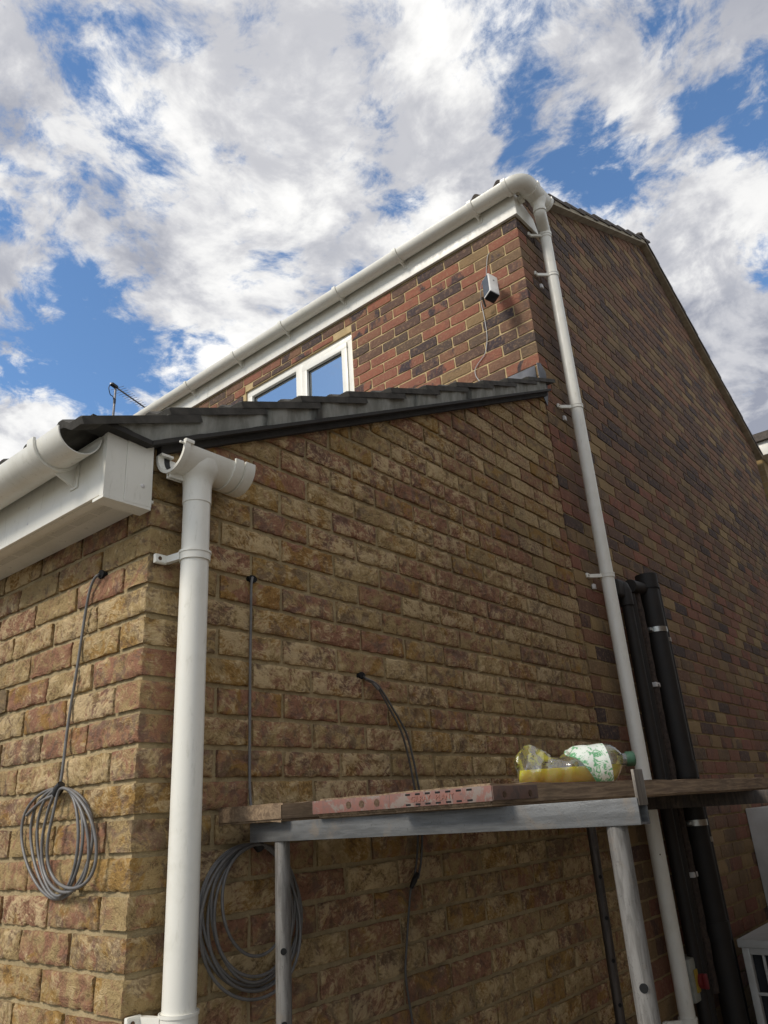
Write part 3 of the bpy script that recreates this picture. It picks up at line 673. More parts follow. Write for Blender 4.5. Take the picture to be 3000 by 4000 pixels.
# window
win = MB(); F = .062; yf0, yf1 = YW+.022, YW+.085
def frame(mb, x0, x1, z0, z1, F, y0, y1, b=.004):
    mb.bbox(x0, x1, y0, y1, z1-F, z1, b); mb.bbox(x0, x1, y0, y1, z0, z0+F, b); mb.bbox(x0, x0+F, y0+.0006, y1, z0+F*.6, z1-F*.6, b); mb.bbox(x1-F, x1, y0+.0006, y1, z0+F*.6, z1-F*.6, b)
frame(win, WX0, WX1, WZ0, WZ1, F, yf0, yf1); XM = -1.952; win.bbox(XM-.036, XM+.036, yf0-.0008, yf1, WZ0+F*.5, WZ1-F*.5, .004)
wo = win.build('window', M['pvc2'], house, 30)
sa = MB(); frame(sa, XM+.0365, WX1-F-.0005, WZ0+F, WZ1-F-.0005, .052, yf0-.012, yf0+.03); sa.build('sash', M['pvc2'], wo, 30)
for a, b, zt, yy in ((WX0+F-.005, XM-.035, WZ1-F+.005, yf0+.03), (XM+.083, WX1-F-.047, WZ1-F-.047, yf0+.016)):
    MB().box(a, b, yy, yy+.006, WZ0+.06, zt).build('pane', M['glass'], wo, None)
    mb = MB(); mb.box(a, b, yy-.003, yy-.0005, zt-.012, zt-.001); mb.box(a, a+.011, yy-.003, yy-.0005, WZ0+.06, zt-.0125); mb.build('gasket', M['black'], wo, None)
mb = MB(); mb.box(WX0-.4, WX1+.4, YW+1.2, YW+1.22, 1.01, 2.8); mb.build('room_back_wall', simple('room_wall', (.12, .12, .125), .9), house, None)
mb = MB(); mb.box(WX0-.3, WX1+.3, YW+.1, YW+1.2, 2.66, 2.68); mb.build('room_ceiling', simple('room_ceiling', (.35, .35, .35), .9), house, None)
# lead flashing over the lean-to roof
lf = MB(); zt0 = ZB(YW)
n = 60
for i in range(n):
    xa = -4.6+4.57*i/n; xb = -4.6+4.57*(i+1)/n
    def row(x):
        wv = .004*math.sin(x*9)+.003*math.sin(x*23); lift = .055*math.exp(-((x+.10)/.07)**2)
        return [(x, YW-.003, 1.612), (x, YW-.006, 1.50), (x, YW-.05, 1.455+wv), (x, YW-.16, 1.385+wv+lift)]
    A, B = row(xa), row(xb)
    for j in range(3): lf.add([A[j], B[j], B[j+1], A[j+1]], [(0, 1, 2, 3)])
lf.prism([(2.40, 1.40), (2.445, 1.335), (2.475, 1.42), (2.492, 1.575), (2.44, 1.615), (2.395, 1.595)], 0, .002, .005)
fl = lf.build('lead_flashing', M['lead'], house, 60); sm = fl.modifiers.new('t', 'SOLIDIFY'); sm.thickness = .002
# ------------------------------------------------------------------ gutters
def gutter_bracket(x, yax, zrim, r, yface, par, mat, dirx=True):
    mb = MB(); wd = .030
    mb.trough((x-wd/2, yax, zrim), (x+wd/2, yax, zrim), r+.0075, .007, 20, a0=-.12, a1=math.pi+.05)
    n = 12; vs = []; 
    poly = [(yface, zrim-.008), (yface, zrim-r-.034)]
    for i in range(n+1):
        th = math.pi*(.50+.42*i/n) if False else math.pi*(.5-.46*i/n)
        poly.append((yax+math.cos(th)*(r+.006)*(1), zrim-math.sin(th)*(r+.006)))
    mb.prism(poly, 0, x-.003, x+.003)
    mb.bbox(x-.017, x+.017, yface-.004, yface-.0003, zrim-r-.036, zrim+.004, .0015)
    return mb.build('bracket', mat, par, 40)
GR = .056
gut = thing('gutter', 'white half-round gutter with an open sawn end on the lean-to fascia', 'gutter', (0, YE-.07, .13))
ya, zg = YE-.010-.0615, .190
ch = MB(); ch.trough((-.004, ya, zg), (-4.7, ya, zg+.004), GR, .0028, 26); ch.build('channel', M['pvc'], gut, 40)
gutter_bracket(P(290, 1900, 1, YE-.012).x, ya, zg, GR, YE-.0105, gut, M['pvc'])
for x in (-1.05, -1.95, -2.9, -3.8): gutter_bracket(x, ya, zg, GR, YE-.0105, gut, M['pvc'])
hg_ = thing('gutter', 'white half-round gutter under the house eaves turning the corner to an outlet', 'gutter', (0, 2.36, 2.8))
yh, zh = YW-.022-.0615, 2.862; XO = .112
ch = MB(); ch.trough((.03, yh, zh), (HXL, yh, zh+.01), GR, .0028, 24); ch.build('channel', M['pvc2'], hg_, 40)
for px in (1858, 1563, 1327, 1113, 925, 740): gutter_bracket(P(px, 1200, 0, 0).x if False else None or P(px, {1858: 870, 1563: 1055, 1327: 1210, 1113: 1340, 925: 1460, 740: 1575}[px], 1, yh).x, yh, zh, GR, YW-.0225, hg_, M['pvc2'])
for x in (-4.6, -5.5, -6.4, -7.3): gutter_bracket(x, yh, zh, GR, YW-.0225, hg_, M['pvc2'])
# corner angle (half-round swept through the bend)
def sweep_half(path, r, t, n=18):
    mb = MB(); path = [Vector(p) for p in path]; k = len(path); vs = []; m = n+1; fs = []
    for i in range(k):
        d = (path[min(i+1, k-1)]-path[max(i-1, 0)]).normalized(); s_ = d.cross(Vector((0, 0, 1)))
        for rr in (r, r-t):
            for j in range(m): th = math.pi*j/n; vs.append(path[i]+s_*math.cos(th)*rr-Vector((0, 0, 1))*math.sin(th)*rr)
    for i in range(k-1):
        a = i*2*m; b = a+2*m
        for j in range(n): fs += [(a+j, a+j+1, b+j+1, b+j), (a+m+j+1, a+m+j, b+m+j, b+m+j+1)]
        fs += [(a, b, b+m, a+m), (a+n, a+m+n, b+m+n, b+n)]
    for e in (0, (k-1)*2*m):
        for j in range(n): fs.append((e+j, e+j+1, e+m+j+1, e+m+j))
    return mb.add(vs, fs)
rb = .062; arc = [(XO-rb+rb*math.sin(t), yh+rb-rb*math.cos(t), zh) for t in [math.pi/2*i/10 for i in range(11)]]
path = [(.018, yh, zh)]+arc+[(XO, 2.47, zh)]
sweep_half(path, GR+.005, .004).build('corner_angle', M['pvc2'], hg_, 40)
for a, b in (((.004, yh, zh), (.034, yh, zh)), ((XO, 2.452, zh), (XO, 2.482, zh))): MB().trough(a, b, GR+.010, .005, 22, a0=-.1, a1=math.pi+.1).build('union_collar', M['pvc2'], hg_, 40)
ob = MB(); ob.trough((XO, 2.478, zh), (XO, 2.645, zh), GR+.004, .004, 22)
cyo = 2.562
# flared spigot below the trough
ob.tube([(XO, cyo, zh-.030), (XO, cyo, zh-.050), (XO, cyo, zh-.062), (XO, cyo, zh-.085), (XO, cyo, zh-.125)], [.052, .049, .041, .0375, .0375], 24)
ob.build('outlet', M['pvc2'], hg_, 40)
en = MB(); en.trough((XO, 2.63, zh), (XO, 2.658, zh), GR+.0095, .004, 22, a0=-.1, a1=math.pi+.1); en.prism([(XO+math.cos(math.pi*i/18)*(GR+.008), zh+.004-math.sin(math.pi*i/18)*(GR+.010)) for i in range(19)], 1, 2.652, 2.659); en.build('end_stop', M['pvc2'], hg_, 40)
# fascia bracket piece behind the outlet, bright in the gap
MB().bbox(.020, .056, 2.47, 2.50, zh-.05, zh-.004, .003).build('outlet_clip', M['pvc2'], hg_, 30)
# ------------------------------------------------------------------ downpipes
def clip(x, y, z, r, par, mat, dy=-.098, dz=0, sub=True):
    mb = MB(); mb.pipe((x, y, z-.012), (x, y, z+.012), r+.0042, .004, 32); mb.pipe((x, y, z+.006), (x, y, z+.012), r+.0062, .003, 32)
    a_ = y+dy; mb.prism([(.004, a_-.010), (.013, a_-.010), (.014, a_+.016), (x-.012, y-r-.0035), (x-.020, y-r+.006), (.010, a_+.030), (.004, a_+.022)], 2, z-.010, z+.008)
    mb.bbox(.001, .012, y+dy-.012, y+dy+.022, z-.013, z+.011, .003)
    o = mb.build('clip', mat, par, 40)
    if sub:
        s = MB(); s.cyl((.0115, y+dy, z-.001), (.0138, y+dy, z-.001), .0052, 12); s.build('screw', M['screw'], o, 30)
    return o
d1 = thing('downpipe', 'white round downpipe with a loose gutter outlet on top at the corner of the lean-to', 'downpipe', (.072, .085, GZ))
DX, DY, DR = .072, .085, .034
MB().tube([(DX, DY, GZ+.06), (DX, DY, .066)], DR, 40).build('pipe', M['pvc'], d1, 40)
clip(DX, DY, -.083, DR, d1, M['pvc'], -.060); clip(DX, DY, -1.055, DR, d1, M['pvc'], -.066); clip(DX, DY, -1.95, DR, d1, M['pvc'], -.066)
ro = MB(); zo = .186; ro_y0, ro_y1 = .004, .205; RO = .0575
ro.trough((DX, ro_y0, zo), (DX, ro_y1, zo), RO, .0035, 30)
ro.tube([(DX, DY, zo-.018), (DX, DY, zo-.036), (DX, DY, zo-.049), (DX, DY, zo-.058), (DX, DY, zo-.070), (DX, DY, zo-.085), (DX, DY, .064)], [.056, .0545, .0485, .0425, .0378, .0362, .0358], 36)
ro.pipe((DX, DY, .058), (DX, DY, .066), .0362, .003, 36)
out_ = ro.build('running_outlet', M['pvc'], d1, 40)
mb = MB(); mb.trough((DX, ro_y0-.004, zo), (DX, ro_y0+.012, zo), RO+.0045, .008, 30, a0=-.16, a1=math.pi+.06)
mb.bbox(DX-RO-.004, DX-RO+.014, ro_y0+.0, ro_y0+.036, zo+.002, zo+.009, .001); mb.bbox(DX+RO-.006, DX+RO+.0065, ro_y0-.003, ro_y0+.022, zo+.0, zo+.010, .0015)
mb.cyl((DX+RO-.002, ro_y0-.016, zo-.002), (DX+RO-.002, ro_y0, zo-.002), .003, 8)
mb.build('socket_rim', M['pvc'], out_, 40)
for xa in (-.022, -.010): MB().bbox(DX+xa, DX+xa+.004, ro_y0+.002, ro_y0+.045, zo-RO-.014, zo-RO+.004, .001).build('fin', M['pvc'], out_, 40)
for a_, b_, r__ in ((-.045, -.018, .0050), (-.012, .020, .0065)): MB().trough((DX, ro_y1+a_, zo), (DX, ro_y1+b_, zo), RO+r__, r__+.0005, 30, a0=-.12, a1=math.pi+.12).build('collar', M['pvc'], out_, 40)
MB().trough((DX, ro_y0+.014, zo), (DX, ro_y0+.030, zo), RO-.0033, .0015, 24).build('rubber_seal', M['seal'], out_, 40)
d2 = thing('downpipe', 'long white downpipe on the house gable with swan-neck bend below the corner gutter', 'downpipe', (.072, 2.68, GZ))
X2, Y2 = .070, 2.682
p2 = MB(); p2.tube([(X2, Y2, GZ+.05), (X2, Y2, .39)], DR, 36); p2.tube([(X2, Y2, .38), (X2, Y2, 2.655)], DR, 36); p2.build('pipe', M['pvc2'], d2, 40)
A = Vector((XO, cyo, zh-.120)); B = Vector((X2, Y2, 2.655))
sn = spline([A+Vector((0, 0, .03)), A, A+Vector((-.006, .016, -.022)), B+Vector((.006, -.016, .03)), B+Vector((0, 0, .008)), B-Vector((0, 0, .03))], 6)
s2 = MB(); s2.tube(sn, DR+.003, 30); s2.build('swan_neck', M['pvc2'], d2, 50)
for q, zz in ((A, A.z), (B, B.z)): MB().pipe(q+Vector((0, 0, -.012)), q+Vector((0, 0, .010)), DR+.0072, .004, 32).build('socket', M['pvc2'], d2, 40)
for z in (2.640, 2.332, 1.394, .383, -1.59): clip(X2, Y2, z, DR, d2, M['pvc2'])
for z in (2.26, 1.33, .33): MB().bbox(.002, .016, Y2-.06, Y2-.035, z-.014, z+.014, .003).build('old_bracket_stub', M['whitecap'], d2, 30)
q = P(2562, 3338, 0, X2); MB().ball((X2+DR*.62, Y2-DR*.78, q.z), .0035, 8).build('pipe_screw', M['screw'], d2)
# ------------------------------------------------------------------ security camera on the house front
sc = thing('security_camera', 'small white box camera with dark face hanging on a wall bracket', 'camera', (-.16, 2.40, 2.3))
ct = P(1912, 1092, 1, 2.345); cb = P(1922, 1160, 1, 2.275); ax = (cb-ct).normalized(); Lc = (cb-ct).length
side = Vector((1, 0, 0)); side = (side-ax*side.dot(ax)).normalized(); fr_ = ax.cross(side)
Mx = Matrix(((side.x, fr_.x, ax.x, ct.x), (side.y, fr_.y, ax.y, ct.y), (side.z, fr_.z, ax.z, ct.z), (0, 0, 0, 1)))
Mx = Mx @ Matrix.Rotation(R(24), 4, 'Z'); side = Mx.to_3x3() @ Vector((1, 0, 0)); fr_ = Mx.to_3x3() @ Vector((0, 1, 0))
hw, hd = .034, .036
MB().bbox(-hw, hw, -hd, hd, 0, Lc, .010, 3, Mx).build('body', M['camw'], sc, 40)
MB().bbox(-hw+.003, hw-.003, -hd+.003, hd-.003, Lc-.004, Lc+.006, .004, 2, Mx).build('lens_face', M['camb'], sc, 40)
sgn = -1 if (fr_.y > 0) else 1
pan = MB(); pan.bbox(-hw+.006, hw-.006, sgn*hd-.0015, sgn*hd+.0015, .012, Lc-.008, .001, 1, Mx); pan.build('front_panel', M['solar'], sc, 40)
pan = MB(); pan.bbox(-hw-.0015, -hw+.001, -hd+.006, hd-.006, .012, Lc-.010, .001, 1, Mx); pan.build('side_panel', M['solar'], sc, 40)
wallp = Vector((ct.x-.02, YW-.004, ct.z+.02)); b_ = MB(); b_.cyl(wallp+Vector((0, .006, 0)), wallp-Vector((0, .014, 0)), .026, 20); b_.tube(spline([wallp, wallp+Vector((0, -.03, .0)), ct+Vector((.004, .012, .014)), ct+ax*.01], 5), .010, 12); b_.ball(ct-ax*.004, .016); b_.build('bracket', M['camw'], sc, 40)
MB().cyl(ct+ax*(Lc*.32)+side*(hw+.0002)-fr_*.0, ct+ax*(Lc*.32)+side*(hw+.0012), .006, 14).build('logo_mark', M['whitecap'] if False else M['cable'], sc)
yc = YW-.006
cp = [P(u, v, 1, yc) for u, v in ((1910, 981), (1905, 1000), (1901, 1040), (1900, 1072))]; cp[0].y = YW+.01
cc = thing('camera_cable', 'thin pale cable looping down the red brickwork from the box camera', 'cable', tuple(P(1880, 1490, 1, yc)))
cb2 = [ct+Vector((-.03, .0, .02)), P(1881, 1110, 1, 2.37), P(1878, 1150, 1, 2.40), P(1880, 1186, 1, yc), P(1891, 1236, 1, yc), P(1902, 1304, 1, yc), P(1901, 1350, 1, yc), P(1893, 1385, 1, yc), P(1868, 1420, 1, yc), P(1856, 1445, 1, yc), P(1860, 1470, 1, yc), P(1876, 1494, 1, yc), P(1884, 1520, 1, yc)]
m1 = MB(); m1.tube(spline(cp+[ct+Vector((-.02, .01, .025)), ct+Vector((-.03, 0, .02))], 6), .0024, 8); m1.build('upper_run', M['cablew'], cc)
m1 = MB(); m1.tube(spline(cb2, 7), .0024, 8); m1.build('lower_run', M['cablew'], cc)
q0 = P(1884, 1160, 1, 2.36); q1 = P(1897, 1200, 1, 2.40); m1 = MB(); m1.cyl(q0, q1, .0075, 10, .006); m1.build('connector', M['cabled'], cc)
# ------------------------------------------------------------------ hanging cable coils
def loops(T, specs_, ax, val, step, r, mat, par, name='cable'):
    for k, (l, rt, bt, tx, ti) in enumerate(specs_):
        pts = []; n = 30; off = val+step*(k+1)
        cx = (l+rt)/2; cy = (T[1]+bt)/2; rx = (rt-l)/2; ry = (bt-T[1])/2
        for i in range(n+1):
            t = -math.pi/2+2*math.pi*i/n; u = cx+rx*math.cos(t); v = cy+ry*math.sin(t)
            top = max(0, -math.sin(t))**3; u += (T[0]+tx-cx)*top; u += ti*math.sin(2*t)
            pts.append(P(u, v, ax, off+step*.5*math.sin(3*t+k)))
        m = MB(); m.tube(spline(pts, 3), r, 9); m.build(name, mat, par, 60)
c1 = thing('cable_coil', 'grey cable coil tied with black tape hanging from a hole in the lit wall', 'cable coil', tuple(P(230, 3085, 1, -.01)))
T1 = (232, 3078)
loops(T1, [(87, 360, 3512, 4, -14), (122, 322, 3508, 6, -10), (146, 305, 3500, 9, -6), (165, 345, 3486, 12, 10), (188, 373, 3470, 15, 14)], 1, -.005, -.0045, .0036, M['cable'], c1)
ld = [P(u, v, 1, w_) for u, v, w_ in ((389, 2243, .012), (385, 2245, -.006), (368, 2262, -.012), (350, 2310, -.01), (333, 2400, -.008), (318, 2500, -.008), (300, 2620, -.009), (280, 2740, -.008), (262, 2860, -.009), (248, 2980, -.012), (236, 3060, -.016), (222, 3098, -.02), (170, 3125, -.022), (128, 3160, -.02), (104, 3185, -.02))]
m = MB(); m.tube(spline(ld, 6), .0037, 9); m.build('cable', M['cable'], c1, 60)
m = MB(); m.tube([P(240, 3062, 1, -.02), P(228, 3084, 1, -.02), P(218, 3104, 1, -.02)], [.009, .0125, .010], 12); m.build('tape_tie', M['black'], c1, 60)
m = MB(); q = P(390, 2243, 1, -.004); m.prism([(q.x+.0165*math.cos(2*math.pi*i/14), q.z+.0105*math.sin(2*math.pi*i/14)+.002*math.sin(5*i)) for i in range(14)], 1, -.0025, .02); m.build('entry_hole', M['hole'], c1, None)
c2 = thing('cable_coil', 'larger grey cable coil hanging in shade behind the white corner downpipe', 'cable coil', tuple(P(1010, 3300, 0, .02)))
T2 = (1008, 3298)
loops(T2, [(776, 1178, 3866, -30, 0), (790, 1168, 3850, -10, -6), (812, 1160, 3872, 0, 8), (826, 1150, 3838, 6, -8), (838, 1142, 3815, 10, 8), (784, 1172, 3905, -18, 12), (868, 1128, 3735, 4, 0)], 0, .004, .0048, .0036, M['cable'], c2)
ld = [P(u, v, 0, w_) for u, v, w_ in ((989, 2258, -.012), (985, 2260, .006), (981, 2300, .012), (980, 2420, .010), (977, 2600, .010), (976, 2800, .010), (975, 3000, .010), (978, 3120, .012), (990, 3220, .02), (1004, 3290, .026))]
m = MB(); m.tube(spline(ld, 6), .0037, 9); m.build('cable', M['cable'], c2, 60)
m = MB(); m.tube([P(1000, 3286, 0, .03), P(1010, 3302, 0, .03), P(1018, 3318, 0, .03)], [.010, .0135, .011], 12); m.build('tape_tie', M['black'], c2, 60)
m = MB(); q = P(990, 2260, 0, .004); m.prism([(q.y+.015*math.cos(2*math.pi*i/14), q.z+.0105*math.sin(2*math.pi*i/14)) for i in range(14)], 0, -.02, .0025); m.build('entry_hole', M['hole'], c2, None)
c3 = thing('twin_cable', 'dark twin cable leaving a hole in the side wall and dropping behind the scaffold boards', 'cable', tuple(P(1600, 3900, 0, .02)))
for k, (du, off) in enumerate(((0, 0), (17, .006))):
    ld = [P(u+du*min(1, i/4), v, 0, w_+off) for i, (u, v, w_) in enumerate(((1418, 2640, -.012), (1428, 2652, .012), (1470, 2680, .022), (1520, 2765, .030), (1568, 2860, .034), (1596, 2960, .032), (1614, 3050, .030), (1628, 3140, .028), (1632, 3260, .026), (1628, 3360, .022), (1616, 3432, .02), (1604, 3480, .018), (1597, 3560, .014), (1588, 3700, .012), (1584, 3800, .012), (1596, 3900, .012), (1612, 4000, .012), (1622, 4120, .012)))]
    if k: ld = ld[:11]
    m = MB(); m.tube(spline(ld, 6), .0034, 8); m.build('cable', M['cabled'], c3, 60)
m = MB(); m.tube([P(1630, 3412, 0, .024), P(1618, 3440, 0, .024), P(1606, 3468, 0, .022)], [.007, .009, .006], 10); m.build('tape_tie', M['black'], c3, 60)
m = MB(); m.tube([P(1428, 2652, 0, .014), P(1455, 2664, 0, .022), P(1478, 2692, 0, .026)], .0055, 9); m.build('sleeve', M['cable'], c3, 60)
m = MB(); q = P(1417, 2638, 0, .004); m.prism([(q.y+.014*math.cos(2*math.pi*i/14), q.z+.011*math.sin(2*math.pi*i/14)) for i in range(14)], 0, -.02, .0025); m.build('entry_hole', M['hole'], c3, None)
# ------------------------------------------------------------------ black waste pipes on the gable
sp_ = thing('soil_pipe', 'thick black soil pipe with a wall bend at its top and zinc bands', 'pipe', (.09, 3.2, GZ))
SX, SY, SR = .088, 3.205, .055
m = MB(); m.tube([(SX, SY, GZ), (SX, SY, .30), (SX, SY, .47), (SX, SY, .482)], [SR, SR, SR, SR-.004], 28); m.build('pipe', M['blackp'], sp_, 40)
m = MB(); m.tube([(SX-.02, SY-.045, .40), (.070, 2.98, .385)], .036, 20); m.build('branch', M['blackp'], sp_, 40)
m = MB(); m.pipe((SX, SY, .40), (SX, SY, .484), SR+.006, .006, 28); m.build('top_socket', M['blackp'], sp_, 40)
for za_, zb2 in ((-.62, -.54), (-1.36, -1.28)): MB().pipe((SX, SY, za_), (SX, SY, zb2), SR+.006, .006, 28).build('socket', M['blackp'], sp_, 40)
for v in (2452, 3216):
    z = P(2575 if v < 3000 else 2720, v, 0, SX+.04).z; m = MB(); m.pipe((SX, SY, z-.014), (SX, SY, z+.014), SR+.003, .003, 28); m.bbox(SX-.03, SX+.0, SY-SR-.03, SY-SR-.001, z-.008, z+.008, .002); m.build('zinc_band', M['zinc'], sp_, 40)
wp_ = thing('waste_pipe', 'thin black waste pipe with an elbow into the gable beside the white downpipe', 'pipe', (.06, 2.9, GZ))
m = MB(); m.tube([(.062, 2.905, GZ), (.062, 2.905, .30)], .029, 18); m.tube([(.062, 2.905, .26), (.062, 2.905, .34), (.055, 2.905, .366), (.035, 2.905, .38), (-.03, 2.905, .384)], [.036]*5, 18); m.build('pipe', M['blackp'], wp_, 40)
m = MB(); m.bbox(.003, .075, 2.80, 2.885, .30, .395, .014, 3); m.build('elbow_cover', M['blackp'], wp_, 40)
wq = thing('waste_pipe', 'second thin black waste pipe squeezed behind the thick soil pipe', 'pipe', (.05, 3.42, GZ))
m = MB(); m.tube([(.058, 3.40, GZ), (.058, 3.40, .47)], .032, 18); m.build('pipe', M['blackp'], wq, 40)
for u, v in ((2620, 2508), (2768, 3276)):
    z = P(u, v, 0, .06).z; m = MB(); m.pipe((.058, 3.40, z-.012), (.058, 3.40, z+.012), .0345, .002, 18); m.build('zinc_band', M['zinc'], wq, 40)
op_ = thing('overflow_pipe', 'slim black overflow pipe between the elbowed waste pipe and the lagged pipe', 'pipe', (.06, 2.985, GZ))
MB().tube([(.060, 2.99, GZ), (.060, 2.99, .34)], .023, 16).build('pipe', M['blackp'], op_, 40)
lg = thing('lagged_pipe', 'narrow brown lagged pipe clipped between the black pipes', 'pipe', (.05, 3.03, GZ))
m = MB(); pts = [(.062+random.uniform(-.002, .002), 3.072+random.uniform(-.004, .004), z) for z in np.linspace(GZ+.7, .40, 40)]; m.tube(pts, [.023+random.uniform(-.002, .003) for _ in pts], 12); m.build('pipe', M['lag'], lg, 60)
for u, v in ((2543, 2674), (2685, 3420)):
    z = P(u, v, 0, .06).z; m = MB(); m.bbox(.002, .086, 3.044, 3.104, z-.012, z+.012, .004); m.build('clip', M['whitecap'], lg, 40)
# ------------------------------------------------------------------ small services low on the gable
iso = thing('isolator_switch', 'grimy grey isolator switch with a red knob on a yellow plate', 'switch', (.04, 2.90, -1.53))
q0 = P(2677, 3735, 0, .055); yi0 = q0.y-.01; yi1 = yi0+.135; zi1 = -1.385; zi0 = -1.555
m = MB(); m.bbox(.003, .070, yi0, yi1, zi0, zi1, .008); m.build('case', M['isob'], iso, 40)
m = MB(); m.bbox(.0705, .076, yi0+.030, yi1-.016, zi0+.035, zi1-.045, .003); m.build('plate', M['yellow'], iso, 40)
m = MB(); m.cyl((.0765, (yi0+yi1)/2+.008, zi0+.075), (.092, (yi0+yi1)/2+.008, zi0+.075), .030, 20); m.bbox(.0925, .112, (yi0+yi1)/2, (yi0+yi1)/2+.016, zi0+.045, zi0+.105, .004); m.build('knob', M['redk'], iso, 40)
ac = thing('condenser_unit', 'white outdoor condenser unit with an open grille end beside the black pipes', 'air conditioner', (.3, 3.6, GZ))
ax0, ax1, ay0, ay1, az0, az1 = .15, .50, 3.31, 4.15, GZ+.08, -1.372
m = MB(); m.bbox(ax0-.012, ax1+.012, ay0-.012, ay1+.012, az1-.035, az1, .005); m.build('lid', M['enamel'], ac, 40)
m = MB()
for x in (ax0, ax1-.035): m.bbox(x, x+.035, ay0, ay0+.035, az0, az1-.0355, .004); m.bbox(x, x+.035, ay1-.035, ay1, az0, az1-.0355, .004)
m.bbox(ax0+.0355, ax1-.0355, ay0+.002, ay0+.03, az1-.065, az1-.036, .003); m.bbox(ax0, ax1, ay0+.04, ay1-.04, az0, az0+.04, .004); m.build('corner_posts', M['enamel'], ac, 40)
for i in range(1, 5): m = MB(); x = ax0+.035+(ax1-ax0-.07)*i/5; m.bbox(x-.006, x+.006, ay0+.008, ay0+.022, az0+.03, az1-.064, .002); m.build('grille_bar', M['enamel'], ac, 40)
for z in (-1.60, -1.80, -2.0): m = MB(); m.bbox(ax0+.0345, ax1-.0345, ay0+.001, ay0+.0075, z-.007, z+.007, .002); m.build('grille_bar', M['enamel'], ac, 40)
m = MB(); m.box(ax0+.01, ax1-.01, ay0+.05, ay1-.02, az0+.005, az1-.04); m.build('coil', M['dark'], ac, None)
for y in (ay0+.12, ay1-.12): m = MB(); m.bbox(ax0-.03, ax1+.03, y-.03, y+.03, GZ, GZ+.0795, .004); m.build('foot', M['blackp'], ac, 40)
cb_ = thing('wall_cabinet', 'plain white meter cabinet fixed to the gable above the condenser unit', 'cabinet', (.12, 4.5, -1.36))
m = MB(); m.bbox(.003, .27, 4.40, 5.0, -1.385, -.805, .006); m.build('case', M['enamel'], cb_, 40); m = MB(); m.bbox(.2705, .282, 4.42, 4.98, -1.37, -.82, .004); m.build('door', M['enamel'], cb_, 40)
# ------------------------------------------------------------------ trestles and scaffold boards
ZT = -.704
def trestle(y, label, gb, gl):
    t = thing('trestle', label, 'trestle', (.57, y, GZ), 'adjustable steel trestles carrying the boards')
    m = MB(); x0, x1, h, wv, th = .113, 1.032, .040, .038, .004
    m.bbox(x0, x1, y-wv/2, y-wv/2+th, ZT-h, ZT, .0015); m.bbox(x0, x1, y+wv/2-th, y+wv/2, ZT-h, ZT, .0015); m.box(x0+.001, x1-.001, y-wv/2+th, y+wv/2-th, ZT-th-.0005, ZT-.0005); m.box(x0+.001, x1-.001, y-wv/2+th, y+wv/2-th, ZT-h+.0005, ZT-h+th); m.build('top_beam', gb, t, 30)
    m = MB(); m.bbox(x1-.0035, x1+.0015, y-.016, y+.020, ZT-.012, ZT+.042, .001); m.build('end_stop', M['stop'], t, 30)
    for x in (.2, .983):
        m = MB(); m.tube([(x, y, -1.62), (x, y, ZT-h-.0005)], .0165, 24); o = m.build('leg', gl, t, 40)
        z = -.965 if x > .5 else -.955
        nrm_ = Vector((CAM.x-x, -.92-.25, 0)).normalized()
        for k in range(5):
            hb = MB(); c = Vector((x, y, z-.13*k)); hb.tube([c-nrm_*.0172, c+nrm_*.0172], .0065, 14); hb.build('pin_hole', M['hole'], o, 40)
        m = MB(); m.tube([(x, y, GZ+.03), (x, y, -1.40)], .0215, 24); m.build('outer_leg', gl, t, 40)
        m = MB(); m.tube([(x, y-.30, GZ+.012), (x, y-.02, GZ+.26), (x, y+.02, GZ+.26), (x, y+.30, GZ+.012)], .012, 14); m.build('foot', gl, t, 40)
    for z in (-1.52, -1.95): MB().tube([(.2, y, z), (.983, y, z)], .012, 12).build('cross_bar', gl, t, 40)
    return t
t1 = trestle(.25, 'galvanised steel trestle whose beam end shows under the painted board ends', M['galvb'], M['galv'])
t2 = trestle(1.776, 'dark brown steel trestle with shade in its colour further along the side wall', M['steel_shade'], M['steel_shade'])
